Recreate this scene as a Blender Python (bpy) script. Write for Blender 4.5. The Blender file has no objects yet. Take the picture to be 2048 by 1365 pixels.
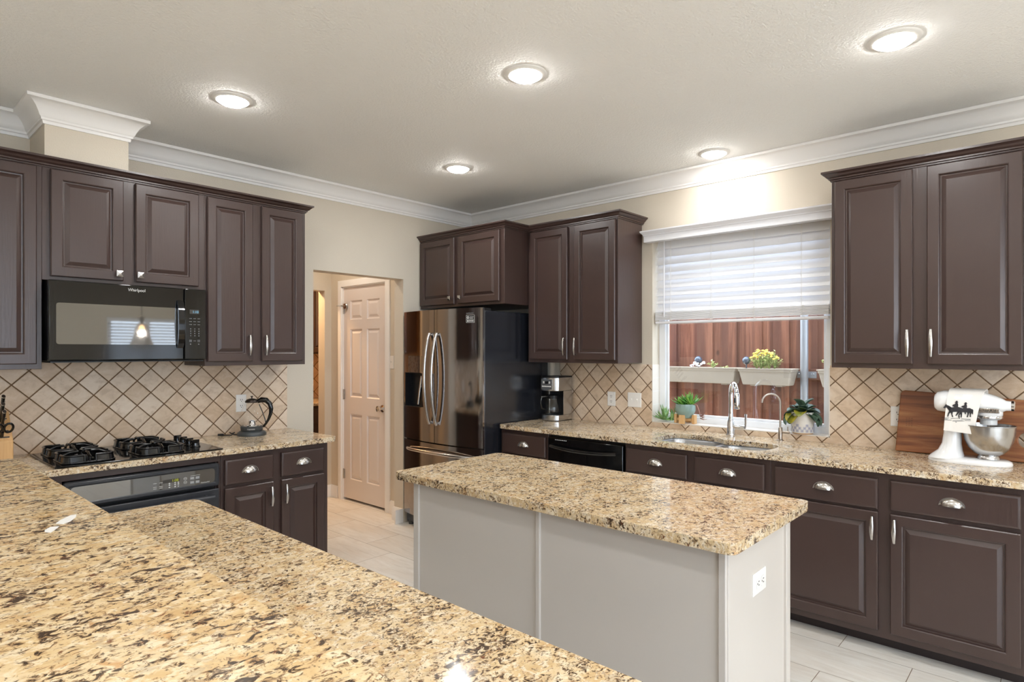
import bpy, bmesh, math, random
from mathutils import Vector, Matrix
PI = math.pi
rnd = random.Random(7)
sc = bpy.context.scene
COL = sc.collection

# ------------------------------------------------------------------ camera
cd = bpy.data.cameras.new('camera')
cam = bpy.data.objects.new('camera', cd); COL.objects.link(cam)
cam.location = (-3.9493, -4.0804, 1.4626)
cam.rotation_euler = (PI/2, 0, math.radians(42.1365-90))
cd.sensor_width = 36.0; cd.sensor_fit = 'HORIZONTAL'
cd.lens = 36*1227.99/2048
cd.shift_y = 18.2/2048
cd.clip_start = 0.02
sc.camera = cam

# ------------------------------------------------------------------ world, sun, exposure
w = bpy.data.worlds.new('sky'); sc.world = w; w.use_nodes = True
bg = w.node_tree.nodes['Background']
bg.inputs[0].default_value = (0.74, 0.87, 1.04, 1); bg.inputs[1].default_value = 6.8
sun = bpy.data.lights.new('sun', 'SUN'); sun.energy = 14.0; sun.angle = 0.01; sun.color = (1, .96, .88)
so = bpy.data.objects.new('sun', sun); COL.objects.link(so)
so.rotation_euler = Vector((-.04, -.5, -.85)).to_track_quat('-Z', 'Y').to_euler()
sc.view_settings.view_transform = 'Standard'; sc.view_settings.look = 'None'
sc.view_settings.exposure = 0.07; sc.view_settings.gamma = 1.0; sc.view_settings.use_curve_mapping = False
sc.cycles.use_denoising = True
sc.cycles.max_bounces = 12; sc.cycles.diffuse_bounces = 8; sc.cycles.glossy_bounces = 5
sc.cycles.transmission_bounces = 8; sc.cycles.transparent_max_bounces = 12
sc.cycles.caustics_reflective = False; sc.cycles.caustics_refractive = False
sc.cycles.sample_clamp_indirect = 8.0
CAN_W = 5.0          # power of each recessed lamp
FZ = 0.033            # floor level (counter tops are at 0.914)
CZ = 2.699            # ceiling level

for px_, py_, pz_, sx_, sy_, rot in ((-6.5, -5.8, 1.55, 1.2, 1.3, (0, -PI/2, 0)), (-4.25, -7.1, 1.25, 4.1, 2.2, (PI/2, 0, 0)),
                                     (-.70, -7.1, 1.40, 1.1, 1.1, (PI/2, 0, 0)), (.09, -2.455, 1.6, 1.2, 1.3, (0, PI/2, 0))):
    pl = bpy.data.lights.new('window_portal', 'AREA'); pl.shape = 'RECTANGLE'; pl.cycles.is_portal = True
    if rot[1]: pl.size, pl.size_y = sy_, sx_
    else: pl.size, pl.size_y = sx_, sy_
    po_ = bpy.data.objects.new('window_portal', pl); COL.objects.link(po_); po_.location = (px_, py_, pz_); po_.rotation_euler = rot

# ------------------------------------------------------------------ materials
def s2l(c):
    return tuple(((v/255)/12.92 if v/255 <= .04045 else ((v/255+.055)/1.055)**2.4) for v in c)
class NT:
    def __init__(s, name):
        s.m = bpy.data.materials.new(name); s.m.use_nodes = True
        s.nt = s.m.node_tree; s.b = s.nt.nodes['Principled BSDF']; s.out = s.nt.nodes['Material Output']
    def n(s, t, props=None, **ins):
        x = s.nt.nodes.new('ShaderNode'+t)
        for k, v in (props or {}).items(): setattr(x, k, v)
        for k, v in ins.items():
            k = k.replace('_', ' ')
            i = x.inputs[int(k[1:])] if k[0] == 'i' and k[1:].isdigit() else x.inputs[k]
            s.put(i, v)
        return x
    def put(s, i, v):
        if hasattr(v, 'is_output'): s.nt.links.new(v, i)
        else:
            if isinstance(v, (tuple, list)) and i.type == 'RGBA' and len(v) == 3: v = (*v, 1)
            i.default_value = v
    def math(s, op, a, b=0.0, c=0.0):
        return s.n('Math', {'operation': op}, i0=a, i1=b, i2=c).outputs[0]
    def mix(s, f, a, b, bt='MIX'):
        x = s.n('MixRGB', {'blend_type': bt}, Fac=f, Color1=a, Color2=b); return x.outputs[0]
    def ramp(s, f, *st):
        x = s.n('ValToRGB', Fac=f); e = x.color_ramp.elements
        while len(e) < len(st): e.new(.5)
        for q, (p, c) in zip(e, st):
            q.position = p; q.color = (*c, 1) if isinstance(c, (tuple, list)) else (c, c, c, 1)
        return x.outputs[0]
    def noise(s, vec, scale, detail=3, rough=.5, dist=0):
        return s.n('TexNoise', Vector=vec, Scale=scale, Detail=detail, Roughness=rough, Distortion=dist).outputs[0]
    def pos(s): return s.n('NewGeometry').outputs['Position']
    def mapv(s, v, rot=(0, 0, 0), scale=(1, 1, 1), loc=(0, 0, 0)):
        return s.n('Mapping', Vector=v, Location=loc, Rotation=rot, Scale=scale).outputs[0]
    def set(s, **k):
        for a, v in k.items(): s.put(s.b.inputs[a.replace('_', ' ')], v)
        return s
    def bump(s, h, strength=.2, dist=.01):
        s.put(s.b.inputs['Normal'], s.n('Bump', Strength=strength, Distance=dist, Height=h).outputs[0]); return s
def plain(name, rgb, rough=.5, metal=0.0, **k):
    t = NT(name); t.set(Base_Color=s2l(rgb), Roughness=rough, Metallic=metal, **k); return t.m
def emit(name, rgb, strength):
    t = NT(name); t.set(Base_Color=(0, 0, 0), Emission_Color=s2l(rgb), Emission_Strength=strength, Roughness=.4); return t.m

def m_paint(name, rgb, scale=170, st=.18, rough=.75, var=.03):
    t = NT(name); p = t.pos()
    c = t.mix(t.noise(p, 1.7, 2), tuple(x*(1-var) for x in s2l(rgb)), tuple(x*(1+var) for x in s2l(rgb)))
    t.set(Base_Color=c, Roughness=rough)
    t.bump(t.noise(p, scale, 3, .55), st, .005); return t.m
def m_cab():
    t = NT('espresso_cabinet_paint'); p = t.pos()
    g = t.noise(t.mapv(p, scale=(1, 1, .06)), 160, 3, .6)
    c = t.mix(t.noise(p, 3, 2), s2l((62, 46, 42)), s2l((70, 53, 48)))
    t.set(Base_Color=c, Roughness=.30, Specular_IOR_Level=.6)
    t.bump(g, .16, .003); return t.m
def m_granite(name, rot, sc_=1.0, tint=(1, 1, 1)):
    t = NT(name); p = t.pos()
    v = t.mapv(p, rot=(0, 0, rot), scale=(1*sc_, 1.3*sc_, 1.15*sc_))
    v2 = t.mapv(p, rot=(.2, .1, rot+.5), scale=(1.1*sc_, 1.4*sc_, 1.3*sc_), loc=(3.1, 1.7, .4))
    base = t.ramp(t.noise(v, 18, 4, .6, .5), (.32, s2l((200, 172, 132))), (.48, s2l((211, 188, 152))), (.62, s2l((219, 202, 174))), (.8, s2l((204, 182, 152))))
    base = t.mix(t.ramp(t.noise(v2, 40, 4, .65, .6), (.50, 0.0), (.60, .75)), base, s2l((232, 223, 206)))
    base = t.mix(t.ramp(t.noise(v2, 33, 4, .6, .8), (.55, 0.0), (.65, .5)), base, s2l((172, 160, 144)))
    base = t.mix(t.ramp(t.noise(v, 24, 5, .65, .8), (.58, 0.0), (.69, .6)), base, s2l((190, 138, 80)))
    base = t.mix(1.0, base, tint, 'MULTIPLY')
    cl = t.math('MULTIPLY', t.math('SUBTRACT', t.noise(v, 9, 3, .6), .5), .34)
    k1 = t.math('ADD', t.noise(v, 62, 5, .62, 1.0), cl)
    base = t.mix(t.ramp(k1, (.525, 0.0), (.575, .75)), base, s2l((142, 108, 74)))
    base = t.mix(t.ramp(k1, (.582, 0.0), (.62, .93)), base, s2l((58, 46, 38)))
    k2 = t.math('ADD', t.noise(v2, 120, 4, .6, .6), t.math('MULTIPLY', cl, .7))
    base = t.mix(t.ramp(k2, (.58, 0.0), (.63, .87)), base, s2l((84, 65, 50)))
    k3 = t.noise(v, 75, 4, .6, 1.0)
    base = t.mix(t.ramp(k3, (.62, 0.0), (.67, .8)), base, s2l((108, 60, 38)))
    t.set(Base_Color=base, Roughness=t.ramp(t.noise(v, 60, 2), (.3, .07), (.7, .13)), Specular_IOR_Level=.5)
    return t.m
def m_tile(name, axis, a0, z0, pitch=.1455):
    t = NT(name); p = t.pos(); x = t.n('SeparateXYZ', Vector=p)
    a = t.math('SUBTRACT', x.outputs[axis], a0); z = t.math('SUBTRACT', x.outputs[2], z0)
    u = t.math('DIVIDE', t.math('ADD', a, z), pitch); v = t.math('DIVIDE', t.math('SUBTRACT', a, z), pitch)
    fu = t.math('FRACT', u); fv = t.math('FRACT', v)
    du = t.math('MINIMUM', fu, t.math('SUBTRACT', 1.0, fu)); dv = t.math('MINIMUM', fv, t.math('SUBTRACT', 1.0, fv))
    d = t.math('MINIMUM', du, dv)
    wob = t.math('MULTIPLY', t.math('SUBTRACT', t.noise(p, 60, 2), .5), .012)
    d = t.math('ADD', d, wob)
    grout = t.ramp(d, (.023, 1.0), (.033, 0.0))
    cell = t.n('CombineXYZ', i0=t.math('FLOOR', u), i1=t.math('FLOOR', v), i2=0.0).outputs[0]
    r = t.n('TexWhiteNoise', {'noise_dimensions': '3D'}, Vector=cell)
    base = t.ramp(r.outputs[0], (0.0, s2l((206, 180, 152))), (.5, s2l((217, 195, 170))), (1.0, s2l((224, 206, 186))))
    off = t.n('VectorMath', {'operation': 'MULTIPLY_ADD'}, i0=r.outputs[1], i1=(7, 7, 7), i2=p).outputs[0]
    st = t.noise(t.mapv(off, rot=(.4, .7, .3), scale=(1, 1, 1.4)), 15, 8, .68, .5)
    base = t.mix(t.ramp(st, (.36, .5), (.50, 0.0)), base, s2l((184, 158, 132)))
    base = t.mix(t.ramp(st, (.52, 0.0), (.72, .5)), base, s2l((234, 220, 204)))
    col = t.mix(grout, base, s2l((112, 84, 56)))
    t.set(Base_Color=col, Roughness=t.math('ADD', .42, t.math('MULTIPLY', grout, .4)))
    h = t.math('ADD', t.ramp(d, (.015, 0.0), (.06, 1.0)), t.math('MULTIPLY', st, .10))
    t.bump(h, .5, .004); return t.m
def m_floor():
    t = NT('wood_look_plank_tile'); p = t.pos(); x = t.n('SeparateXYZ', Vector=p)
    r = t.math('DIVIDE', t.math('ADD', x.outputs[0], .70), .3035)
    row = t.math('FLOOR', r); fr = t.math('FRACT', r)
    par = t.math('MULTIPLY', t.math('MODULO', t.math('ADD', row, 40.0), 2.0), .5)
    q = t.math('ADD', t.math('DIVIDE', t.math('ADD', x.outputs[1], 3.262), .6047), par)
    fq = t.math('FRACT', q)
    dr = t.math('MULTIPLY', t.math('MINIMUM', fr, t.math('SUBTRACT', 1.0, fr)), .3035)
    dq = t.math('MULTIPLY', t.math('MINIMUM', fq, t.math('SUBTRACT', 1.0, fq)), .6047)
    d = t.math('MINIMUM', dr, dq)
    g = t.ramp(t.math('MULTIPLY', d, 100.0), (.10, 1.0), (.2, 0.0))
    rn = t.n('TexWhiteNoise', {'noise_dimensions': '3D'}, Vector=t.n('CombineXYZ', i0=row, i1=t.math('FLOOR', q), i2=0.0).outputs[0])
    off = t.n('VectorMath', {'operation': 'MULTIPLY_ADD'}, i0=rn.outputs[1], i1=(9, 9, 9), i2=p).outputs[0]
    gr = t.noise(t.mapv(off, scale=(1, .13, 1)), 26, 6, .68, .8)
    gs = t.noise(t.mapv(off, scale=(1, .35, 1)), 6, 3, .6)
    base = t.ramp(gr, (.30, s2l((206, 200, 190))), (.48, s2l((226, 222, 215))), (.7, s2l((236, 234, 229))))
    base = t.mix(t.ramp(gs, (.45, 0.0), (.7, .45)), base, s2l((214, 200, 184)))
    base = t.mix(.25, base, t.ramp(rn.outputs[0], (0.0, s2l((212, 206, 196))), (1.0, s2l((236, 233, 228)))))
    t.set(Base_Color=t.mix(g, base, s2l((128, 110, 90))), Roughness=.28)
    t.bump(t.math('SUBTRACT', t.math('MULTIPLY', gr, .15), g), .25, .003); return t.m
def m_wood(name, c1, c2, c3, axis='y', sc_=1.0, rough=.4):
    t = NT(name); p = t.pos()
    s_ = {'y': (1, .08, 1), 'z': (1, 1, .08), 'x': (.08, 1, 1)}[axis]
    v = t.mapv(p, scale=tuple(q*sc_ for q in s_))
    a = t.noise(v, 22, 5, .65, 1.0); b = t.noise(v, 5, 3, .5, .6)
    c = t.ramp(a, (.3, s2l(c1)), (.5, s2l(c2)), (.7, s2l(c3)))
    c = t.mix(t.ramp(b, (.4, 0.0), (.62, .7)), c, s2l(c1))
    t.set(Base_Color=c, Roughness=rough); t.bump(a, .15, .003); return t.m
def m_fence():
    t = NT('stained_cedar'); p = t.pos(); x = t.n('SeparateXYZ', Vector=p)
    v = t.mapv(p, scale=(1, 1, .06))
    a = t.noise(v, 36, 5, .65, .7)
    r = t.noise(t.n('CombineXYZ', i0=0.0, i1=x.outputs[1], i2=0.0).outputs[0], 9, 1)
    c = t.ramp(a, (.3, s2l((98, 58, 44))), (.5, s2l((128, 80, 62))), (.72, s2l((152, 102, 80))))
    c = t.mix(t.ramp(r, (.44, .75), (.53, 0.0)), c, s2l((90, 52, 42)))
    k = t.n('TexVoronoi', Vector=t.mapv(p, scale=(1, 1, .6)), Scale=5.5).outputs['Distance']
    c = t.mix(t.ramp(k, (.05, .8), (.11, 0.0)), c, s2l((62, 32, 24)))
    t.set(Base_Color=c, Roughness=.8); t.bump(a, .3, .004); return t.m
def m_glass(name, tint=(1, 1, 1), refl=1.0):
    t = NT(name); fr = t.n('LayerWeight', Blend=.5).outputs['Facing']
    f = t.math('MULTIPLY', t.math('ADD', .04, t.math('MULTIPLY', t.math('POWER', fr, 5.0), .8)), refl)
    tr = t.n('BsdfTransparent', Color=tint); gl = t.n('BsdfGlossy', Color=(1, 1, 1), Roughness=.01)
    mx = t.n('MixShader', i0=f, i1=tr.outputs[0], i2=gl.outputs[0])
    t.nt.links.new(mx.outputs[0], t.out.inputs[0]); return t.m
def m_slat():
    t = NT('white_blind_slat'); t.set(Base_Color=s2l((238, 238, 240)), Roughness=.4)
    tl = t.n('BsdfTranslucent', Color=(.9, .93, 1.0))
    mx = t.n('MixShader', i0=.08, i1=t.b.outputs[0], i2=tl.outputs[0])
    t.nt.links.new(mx.outputs[0], t.out.inputs[0]); return t.m
def m_leaf(name, c1, c2, scale=30, rough=.45):
    t = NT(name); p = t.pos()
    t.set(Base_Color=t.ramp(t.noise(p, scale, 3), (.35, s2l(c1)), (.65, s2l(c2))), Roughness=rough); return t.m
def m_brushed(name, rgb, rough, axis=2, sc_=1.0):
    t = NT(name); p = t.pos()
    s_ = [1, 1, 1]; s_[axis] = .02
    g = t.noise(t.mapv(p, scale=tuple(s_)), 240*sc_, 2)
    t.set(Base_Color=s2l(rgb), Metallic=1.0, Roughness=t.ramp(g, (.3, rough*.92), (.7, rough*1.1))); return t.m

M = {}
M['wall'] = m_paint('greige_wall_paint', (210, 200, 184), 150, .22)
M['ceil'] = m_paint('white_ceiling_texture', (243, 243, 241), 95, .85, .8)
M['trim'] = plain('white_trim_paint', (240, 238, 236), .35)
M['door'] = plain('pale_door_paint', (224, 214, 208), .38)
M['cab'] = m_cab()
M['kick'] = plain('dark_toe_kick', (44, 32, 30), .5)
M['island'] = plain('cream_island_paint', (208, 201, 193), .35)
M['gr_a'] = m_granite('granite_range', .1)
M['gr_b'] = m_granite('granite_sink', PI/2+.1)
M['gr_i'] = m_granite('granite_island', .75, .95, (1.02, .99, .93))
M['gr_p'] = m_granite('granite_peninsula', -.45, 1.0, (1.04, .99, .89))
M['gr_r'] = m_granite('granite_bar', -.3, .85, (1.03, .95, .80))
M['tile_a'] = m_tile('diagonal_stone_tile_range', 0, -3.255, 1.208)
M['tile_b'] = m_tile('diagonal_stone_tile_window', 1, -3.144, 1.207)
M['floor'] = m_floor()
M['nickel'] = plain('brushed_nickel', (196, 192, 188), .24, 1.0)
M['chrome'] = plain('chrome', (225, 225, 228), .06, 1.0)
M['steel'] = m_brushed('stainless_steel', (196, 194, 192), .24)
M['steel_y'] = m_brushed('stainless_steel_sink', (190, 192, 195), .3, 1)
M['blk_steel'] = plain('black_stainless', (164, 160, 160), .09, 1.0)
M['blk_side'] = plain('dark_appliance_side', (30, 32, 38), .2, 0.0, Specular_IOR_Level=.8)
M['black'] = plain('gloss_black', (12, 12, 13), .08, 0.0, Specular_IOR_Level=.6)
M['black_m'] = plain('satin_black', (22, 22, 24), .38)
M['iron'] = plain('black_enamel_iron', (13, 13, 14), .16)
M['ovenblk'] = plain('oven_satin_black', (48, 50, 55), .3)
M['mwglass'] = plain('dark_oven_glass', (70, 68, 64), .03, 0.0, Specular_IOR_Level=1.0, IOR=1.9)
M['white_pl'] = plain('white_plastic', (236, 234, 230), .35)
M['slot'] = plain('socket_slot', (60, 56, 52), .6)
M['white_en'] = plain('white_enamel', (240, 240, 240), .12, 0.0, Coat_Weight=.4)
M['glass'] = m_glass('clear_glass')
M['pane'] = m_glass('window_glass', (.97, .98, .98), 1.1)
M['slat'] = m_slat()
M['blindw'] = plain('white_blind_rail', (232, 232, 236), .4)
M['cord'] = plain('white_cord', (232, 230, 226), .7)
M['fence'] = m_fence()
M['galv'] = plain('galvanized_metal', (146, 150, 158), .4, .5)
M['planter'] = plain('cream_planter_plastic', (158, 149, 139), .5)
M['soil'] = plain('potting_soil', (58, 42, 32), .95)
M['vinyl'] = plain('white_vinyl', (236, 238, 242), .35)
M['board'] = m_wood('walnut_acacia', (96, 50, 25), (152, 92, 50), (196, 138, 86), 'y', .75, .4)
M['maple'] = m_wood('pale_maple', (196, 150, 98), (214, 172, 118), (226, 190, 140), 'z', 1.2, .5)
M['towel'] = plain('white_cotton_towel', (236, 232, 226), .9)
M['print'] = plain('charcoal_print', (52, 50, 52), .9)
M['aloe'] = m_leaf('aloe_green', (52, 118, 46), (128, 178, 74))
M['haw'] = m_leaf('pale_succulent_green', (84, 128, 70), (150, 182, 116))
M['violet'] = m_leaf('dark_leaf', (38, 62, 48), (84, 106, 84), 40)
M['violet_y'] = m_leaf('yellowing_leaf', (110, 120, 40), (176, 160, 50), 30)
M['celadon'] = plain('celadon_glaze', (136, 160, 152), .25)
M['potw'] = plain('white_ceramic', (224, 220, 214), .3)
M['potblue'] = plain('blue_floral_glaze', (128, 132, 168), .35)
M['fol'] = m_leaf('planter_foliage', (120, 150, 80), (196, 204, 140), 40)
M['yellow'] = plain('yellow_petal', (226, 196, 84), .6)
M['whitefl'] = plain('white_petal', (228, 226, 232), .6)
M['dried'] = plain('dried_stem', (150, 110, 96), .8)
M['globe'] = plain('blue_glass_ball', (54, 70, 92), .06, 0.0, Coat_Weight=1.0)
M['lens'] = emit('lamp_lens', (255, 252, 248), 68.0)
M['lensrim'] = plain('lamp_trim_white', (236, 234, 230), .4)
M['disp_b'] = emit('blue_display', (130, 200, 235), .9)
M['disp_g'] = emit('green_display', (190, 200, 40), .8)
M['ink'] = plain('white_marking', (206, 206, 204), .5)
M['inkg'] = plain('grey_marking', (122, 124, 126), .5)
M['keys'] = plain('dark_key', (44, 44, 46), .4)
M['warmwood'] = m_wood('honey_cabinet_wood', (120, 66, 30), (160, 92, 44), (184, 116, 62), 'z', 1.0, .45)
M['pantry'] = m_paint('tan_wall_paint', (206, 164, 112), 150, .15)
M['grass'] = m_leaf('side_yard_ground', (96, 88, 66), (126, 118, 88), 8, .95)
M['brick'] = plain('outside_brick', (150, 100, 80), .9)
M['smoke'] = m_glass('pendant_glass', (.80, .76, .72), 1.2)
M['bulb'] = emit('warm_bulb', (255, 214, 160), 14.0)
M['rust'] = plain('dark_bronze', (60, 52, 46), .4, .6)
M['bronze'] = plain('brushed_bronze_nickel', (170, 158, 146), .28, 1.0)
M['grey_app'] = plain('dark_grey_plastic', (62, 66, 68), .4)
M['reveal'] = plain('white_reveal_tile', (226, 218, 208), .3)

# ------------------------------------------------------------------ mesh builder
class MB:
    def __init__(s, fn=None): s.v = []; s.f = []; s.fn = fn
    def add(s, vs, fs):
        o = len(s.v)
        s.v += [tuple(s.fn(*p)) if s.fn else tuple(p) for p in vs]
        s.f += [tuple(i+o for i in f) for f in fs]; return s
    def box(s, a, b):
        (x0, y0, z0), (x1, y1, z1) = a, b
        vs = [(x, y, z) for z in (z0, z1) for y in (y0, y1) for x in (x0, x1)]
        return s.add(vs, [(0, 2, 3, 1), (4, 5, 7, 6), (0, 1, 5, 4), (2, 6, 7, 3), (0, 4, 6, 2), (1, 3, 7, 5)])
    def prism(s, poly, z0, z1, ax=2):                 # polygon in the two other axes, extruded along ax
        def P(a, b, c): return {2: (a, b, c), 1: (a, c, b), 0: (c, a, b)}[ax]
        n = len(poly)
        vs = [P(a, b, z0) for a, b in poly]+[P(a, b, z1) for a, b in poly]
        fs = [tuple(range(n))[::-1], tuple(range(n, 2*n))]+[(i, (i+1) % n, n+(i+1) % n, n+i) for i in range(n)]
        return s.add(vs, fs)
    def loft(s, rings, cap0=True, cap1=True, close=True):
        n = len(rings[0]); vs = [p for r in rings for p in r]; fs = []
        for k in range(len(rings)-1):
            for i in range(n if close else n-1):
                j = (i+1) % n; fs.append((k*n+i, k*n+j, (k+1)*n+j, (k+1)*n+i))
        if cap0: fs.append(tuple(range(n))[::-1])
        if cap1: fs.append(tuple(range((len(rings)-1)*n, len(rings)*n)))
        return s.add(vs, fs)
    def lathe(s, prof, c=(0, 0, 0), seg=28, axis='z', cap=True):
        rings = []
        for r, h in prof:
            ring = []
            for i in range(seg):
                a = 2*PI*i/seg; p, q = r*math.cos(a), r*math.sin(a)
                ring.append({'z': (c[0]+p, c[1]+q, c[2]+h), 'x': (c[0]+h, c[1]+p, c[2]+q), 'y': (c[0]+p, c[1]+h, c[2]+q)}[axis])
            rings.append(ring)
        return s.loft(rings, cap and prof[0][0] > 1e-5, cap and prof[-1][0] > 1e-5)
    def tube(s, path, r, seg=10, flat=None, up=None, cap=True):   # r: number or list; flat: ratio for the second axis
        P = [Vector(p) for p in path]; n = len(P); R = r if isinstance(r, (list, tuple)) else [r]*n
        rings = []; prev = None
        for i in range(n):
            t = (P[min(i+1, n-1)]-P[max(i-1, 0)]).normalized()
            if prev is None:
                u = Vector(up) if up else (Vector((0, 0, 1)) if abs(t.z) < .9 else Vector((1, 0, 0)))
            else: u = prev
            a = (u-t*u.dot(t)).normalized(); b = t.cross(a); prev = a
            fl = flat if flat else 1.0
            rings.append([tuple(P[i]+a*(R[i]*fl*math.cos(2*PI*k/seg))+b*(R[i]*math.sin(2*PI*k/seg))) for k in range(seg)])
        return s.loft(rings, cap, cap)
    def sphere(s, c, r, seg=16, rings=10, sq=(1, 1, 1)):
        pr = [(max(1e-6, math.sin(PI*i/rings)), -math.cos(PI*i/rings)) for i in range(rings+1)]
        rr = [[(c[0]+r*sq[0]*q*math.cos(2*PI*k/seg), c[1]+r*sq[1]*q*math.sin(2*PI*k/seg), c[2]+r*sq[2]*h) for k in range(seg)] for q, h in pr]
        return s.loft(rr, False, False)
    def plate(s, outer, holes, z0, z1, ax=2):         # flat plate with holes
        def P(a, b, c): return {2: (a, b, c), 1: (a, c, b), 0: (c, a, b)}[ax]
        bm = bmesh.new(); allv = []
        loops = [[q for i, q in enumerate(L) if math.dist(q, L[i-1]) > 1e-6] for L in [outer]+holes]
        for L in loops:
            vs = [bm.verts.new((a, b, 0)) for a, b in L]; allv += vs
            for i in range(len(vs)): bm.edges.new((vs[i], vs[(i+1) % len(vs)]))
        bmesh.ops.triangle_fill(bm, use_beauty=True, use_dissolve=False, edges=bm.edges[:])
        bm.verts.index_update(); idx = {v: i for i, v in enumerate(allv)}
        tris = [tuple(idx[v] for v in f.verts) for f in bm.faces]; bm.free()
        flat = [p for L in loops for p in L]; n = len(flat)
        vs = [P(a, b, z0) for a, b in flat]+[P(a, b, z1) for a, b in flat]
        fs = list(tris)+[tuple(i+n for i in t) for t in tris]
        o = 0
        for L in loops:
            k = len(L)
            for i in range(k):
                j = (i+1) % k; fs.append((o+i, o+j, n+o+j, n+o+i))
            o += k
        return s.add(vs, fs)
    def xf(s, m):
        s.v = [tuple(m @ Vector(p)) for p in s.v]; return s
    def lo(s):
        return (sum(p[0] for p in s.v)/len(s.v), sum(p[1] for p in s.v)/len(s.v), min(p[2] for p in s.v))

def obj(name, mb, mat, parent=None, bev=0, smooth=0, loc=None, seg=2, merge=False):
    root = parent
    while root is not None and root.parent is not None: root = root.parent
    base = Vector(root.location) if root is not None else Vector(loc if loc is not None else mb.lo())
    me = bpy.data.meshes.new(name)
    bm = bmesh.new()
    vs = [bm.verts.new(Vector(p)-base) for p in mb.v]
    for f in mb.f:
        if len(set(f)) < 3: continue
        try: bm.faces.new([vs[i] for i in f])
        except ValueError: pass
    if merge: bmesh.ops.remove_doubles(bm, verts=bm.verts[:], dist=1e-5)
    bmesh.ops.recalc_face_normals(bm, faces=bm.faces[:])
    bm.to_mesh(me); bm.free()
    me.materials.append(mat if not isinstance(mat, str) else M[mat])
    o = bpy.data.objects.new(name, me); COL.objects.link(o)
    if root is not None: o.parent = parent
    else: o.location = base
    if smooth:
        for p in me.polygons: p.use_smooth = True
        me.set_sharp_from_angle(angle=math.radians(smooth))
    if bev:
        b = o.modifiers.new('bevel', 'BEVEL'); b.width = bev; b.segments = seg; b.limit_method = 'ANGLE'; b.angle_limit = math.radians(40)
        b.harden_normals = False
        for p in me.polygons: p.use_smooth = True
        if not smooth: me.set_sharp_from_angle(angle=math.radians(35))
    return o
def thing(name, label, cat, loc, group=None):
    o = bpy.data.objects.new(name, None); COL.objects.link(o); o.location = loc
    o.empty_display_size = .05
    o['label'] = label; o['category'] = cat
    if group: o['group'] = group
    return o
def solo(name, mb, mat, label, cat, group=None, **k):
    o = obj(name, mb, mat, **k); o['label'] = label; o['category'] = cat
    if group: o['group'] = group
    return o
def struct(name, mb, mat, **k):
    o = obj(name, mb, mat, **k); o['kind'] = 'structure'; return o
def box(a, b, fn=None): return MB(fn).box(a, b)
def text(s, size, fn, depth=.0006, align='LEFT'):
    cu = bpy.data.curves.new('lettering', 'FONT'); cu.body = s; cu.size = size; cu.extrude = depth/2; cu.align_x = align
    o = bpy.data.objects.new('lettering', cu); COL.objects.link(o)
    dg = bpy.context.evaluated_depsgraph_get(); me = o.evaluated_get(dg).to_mesh()
    mb = MB(fn); mb.add([tuple(v.co) for v in me.vertices], [tuple(p.vertices) for p in me.polygons])
    o.evaluated_get(dg).to_mesh_clear()
    bpy.data.objects.remove(o); bpy.data.curves.remove(cu); return mb
fA = lambda u, v, z: (u, -v, z)          # things on the range wall: u runs right, v comes out of the wall
fB = lambda u, v, z: (-v, -u, z)         # things on the window wall: u = -Y
def rect(x0, y0, x1, y1): return [(x0, y0), (x1, y0), (x1, y1), (x0, y1)]
def rrect(x0, y0, x1, y1, r, k=5):
    o = []
    for cx, cy, a0 in ((x1-r, y1-r, 0), (x0+r, y1-r, 90), (x0+r, y0+r, 180), (x1-r, y0+r, 270)):
        for i in range(k+1):
            a = math.radians(a0+90*i/k); o.append((cx+r*math.cos(a), cy+r*math.sin(a)))
    return o
def sweep(prof, path, side=1, fn=None):   # prof (out, z) along a 2D polyline with mitres; side: which side "out" is on
    P = [Vector((a, b)) for a, b in path]; n = len(P); rings = []
    for i in range(n):
        d0 = (P[i]-P[i-1]).normalized() if i else None; d1 = (P[i+1]-P[i]).normalized() if i < n-1 else None
        n0 = Vector((-d0.y, d0.x))*side if d0 is not None else None; n1 = Vector((-d1.y, d1.x))*side if d1 is not None else None
        if n0 is None: m = n1
        elif n1 is None: m = n0
        else:
            m = (n0+n1); m = m/max(.2, m.length_squared)*2
        rings.append([(P[i].x+m.x*o, P[i].y+m.y*o, z) for o, z in prof])
    return MB(fn).loft(rings)

# ------------------------------------------------------------------ room shell
RX, RY = -6.6, -7.2                        # far left and rear walls
struct('floor', box((RX, RY, FZ-.1), (.16, 3.0, FZ)), 'floor')
struct('ceiling', box((RX, RY, CZ), (.16, 3.0, CZ+.1)), 'ceil')
# range wall with the cased opening to the hall
struct('wall_back', MB().plate([(RX, FZ), (-1.6, FZ), (-1.6, 2.05), (-.782, 2.05), (-.782, FZ), (.16, FZ), (.16, CZ), (RX, CZ)], [], 0, .12, 1), 'wall')
WY0, WY1, WZ0, WZ1 = -3.042, -1.868, .948, 2.26
struct('wall_right', MB().plate(rect(RY, FZ, 0, CZ), [rect(WY0, WZ0, WY1, WZ1)], 0, .16, 0), 'wall')
struct('wall_left', MB().plate(rect(RY, FZ, .12, CZ), [rect(-6.4, .9, -5.2, 2.2)], RX-.12, RX, 0), 'wall')
struct('wall_rear', MB().plate(rect(RX, FZ, .16, CZ), [rect(-1.25, .85, -.15, 1.95), rect(-6.3, .15, -2.2, 2.35)], RY-.12, RY, 1), 'wall')
# soffit box above the microwave cabinet
struct('wall_soffit', box((-3.25, -.335, 2.424), (-2.884, 0, CZ)), 'wall')
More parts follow.
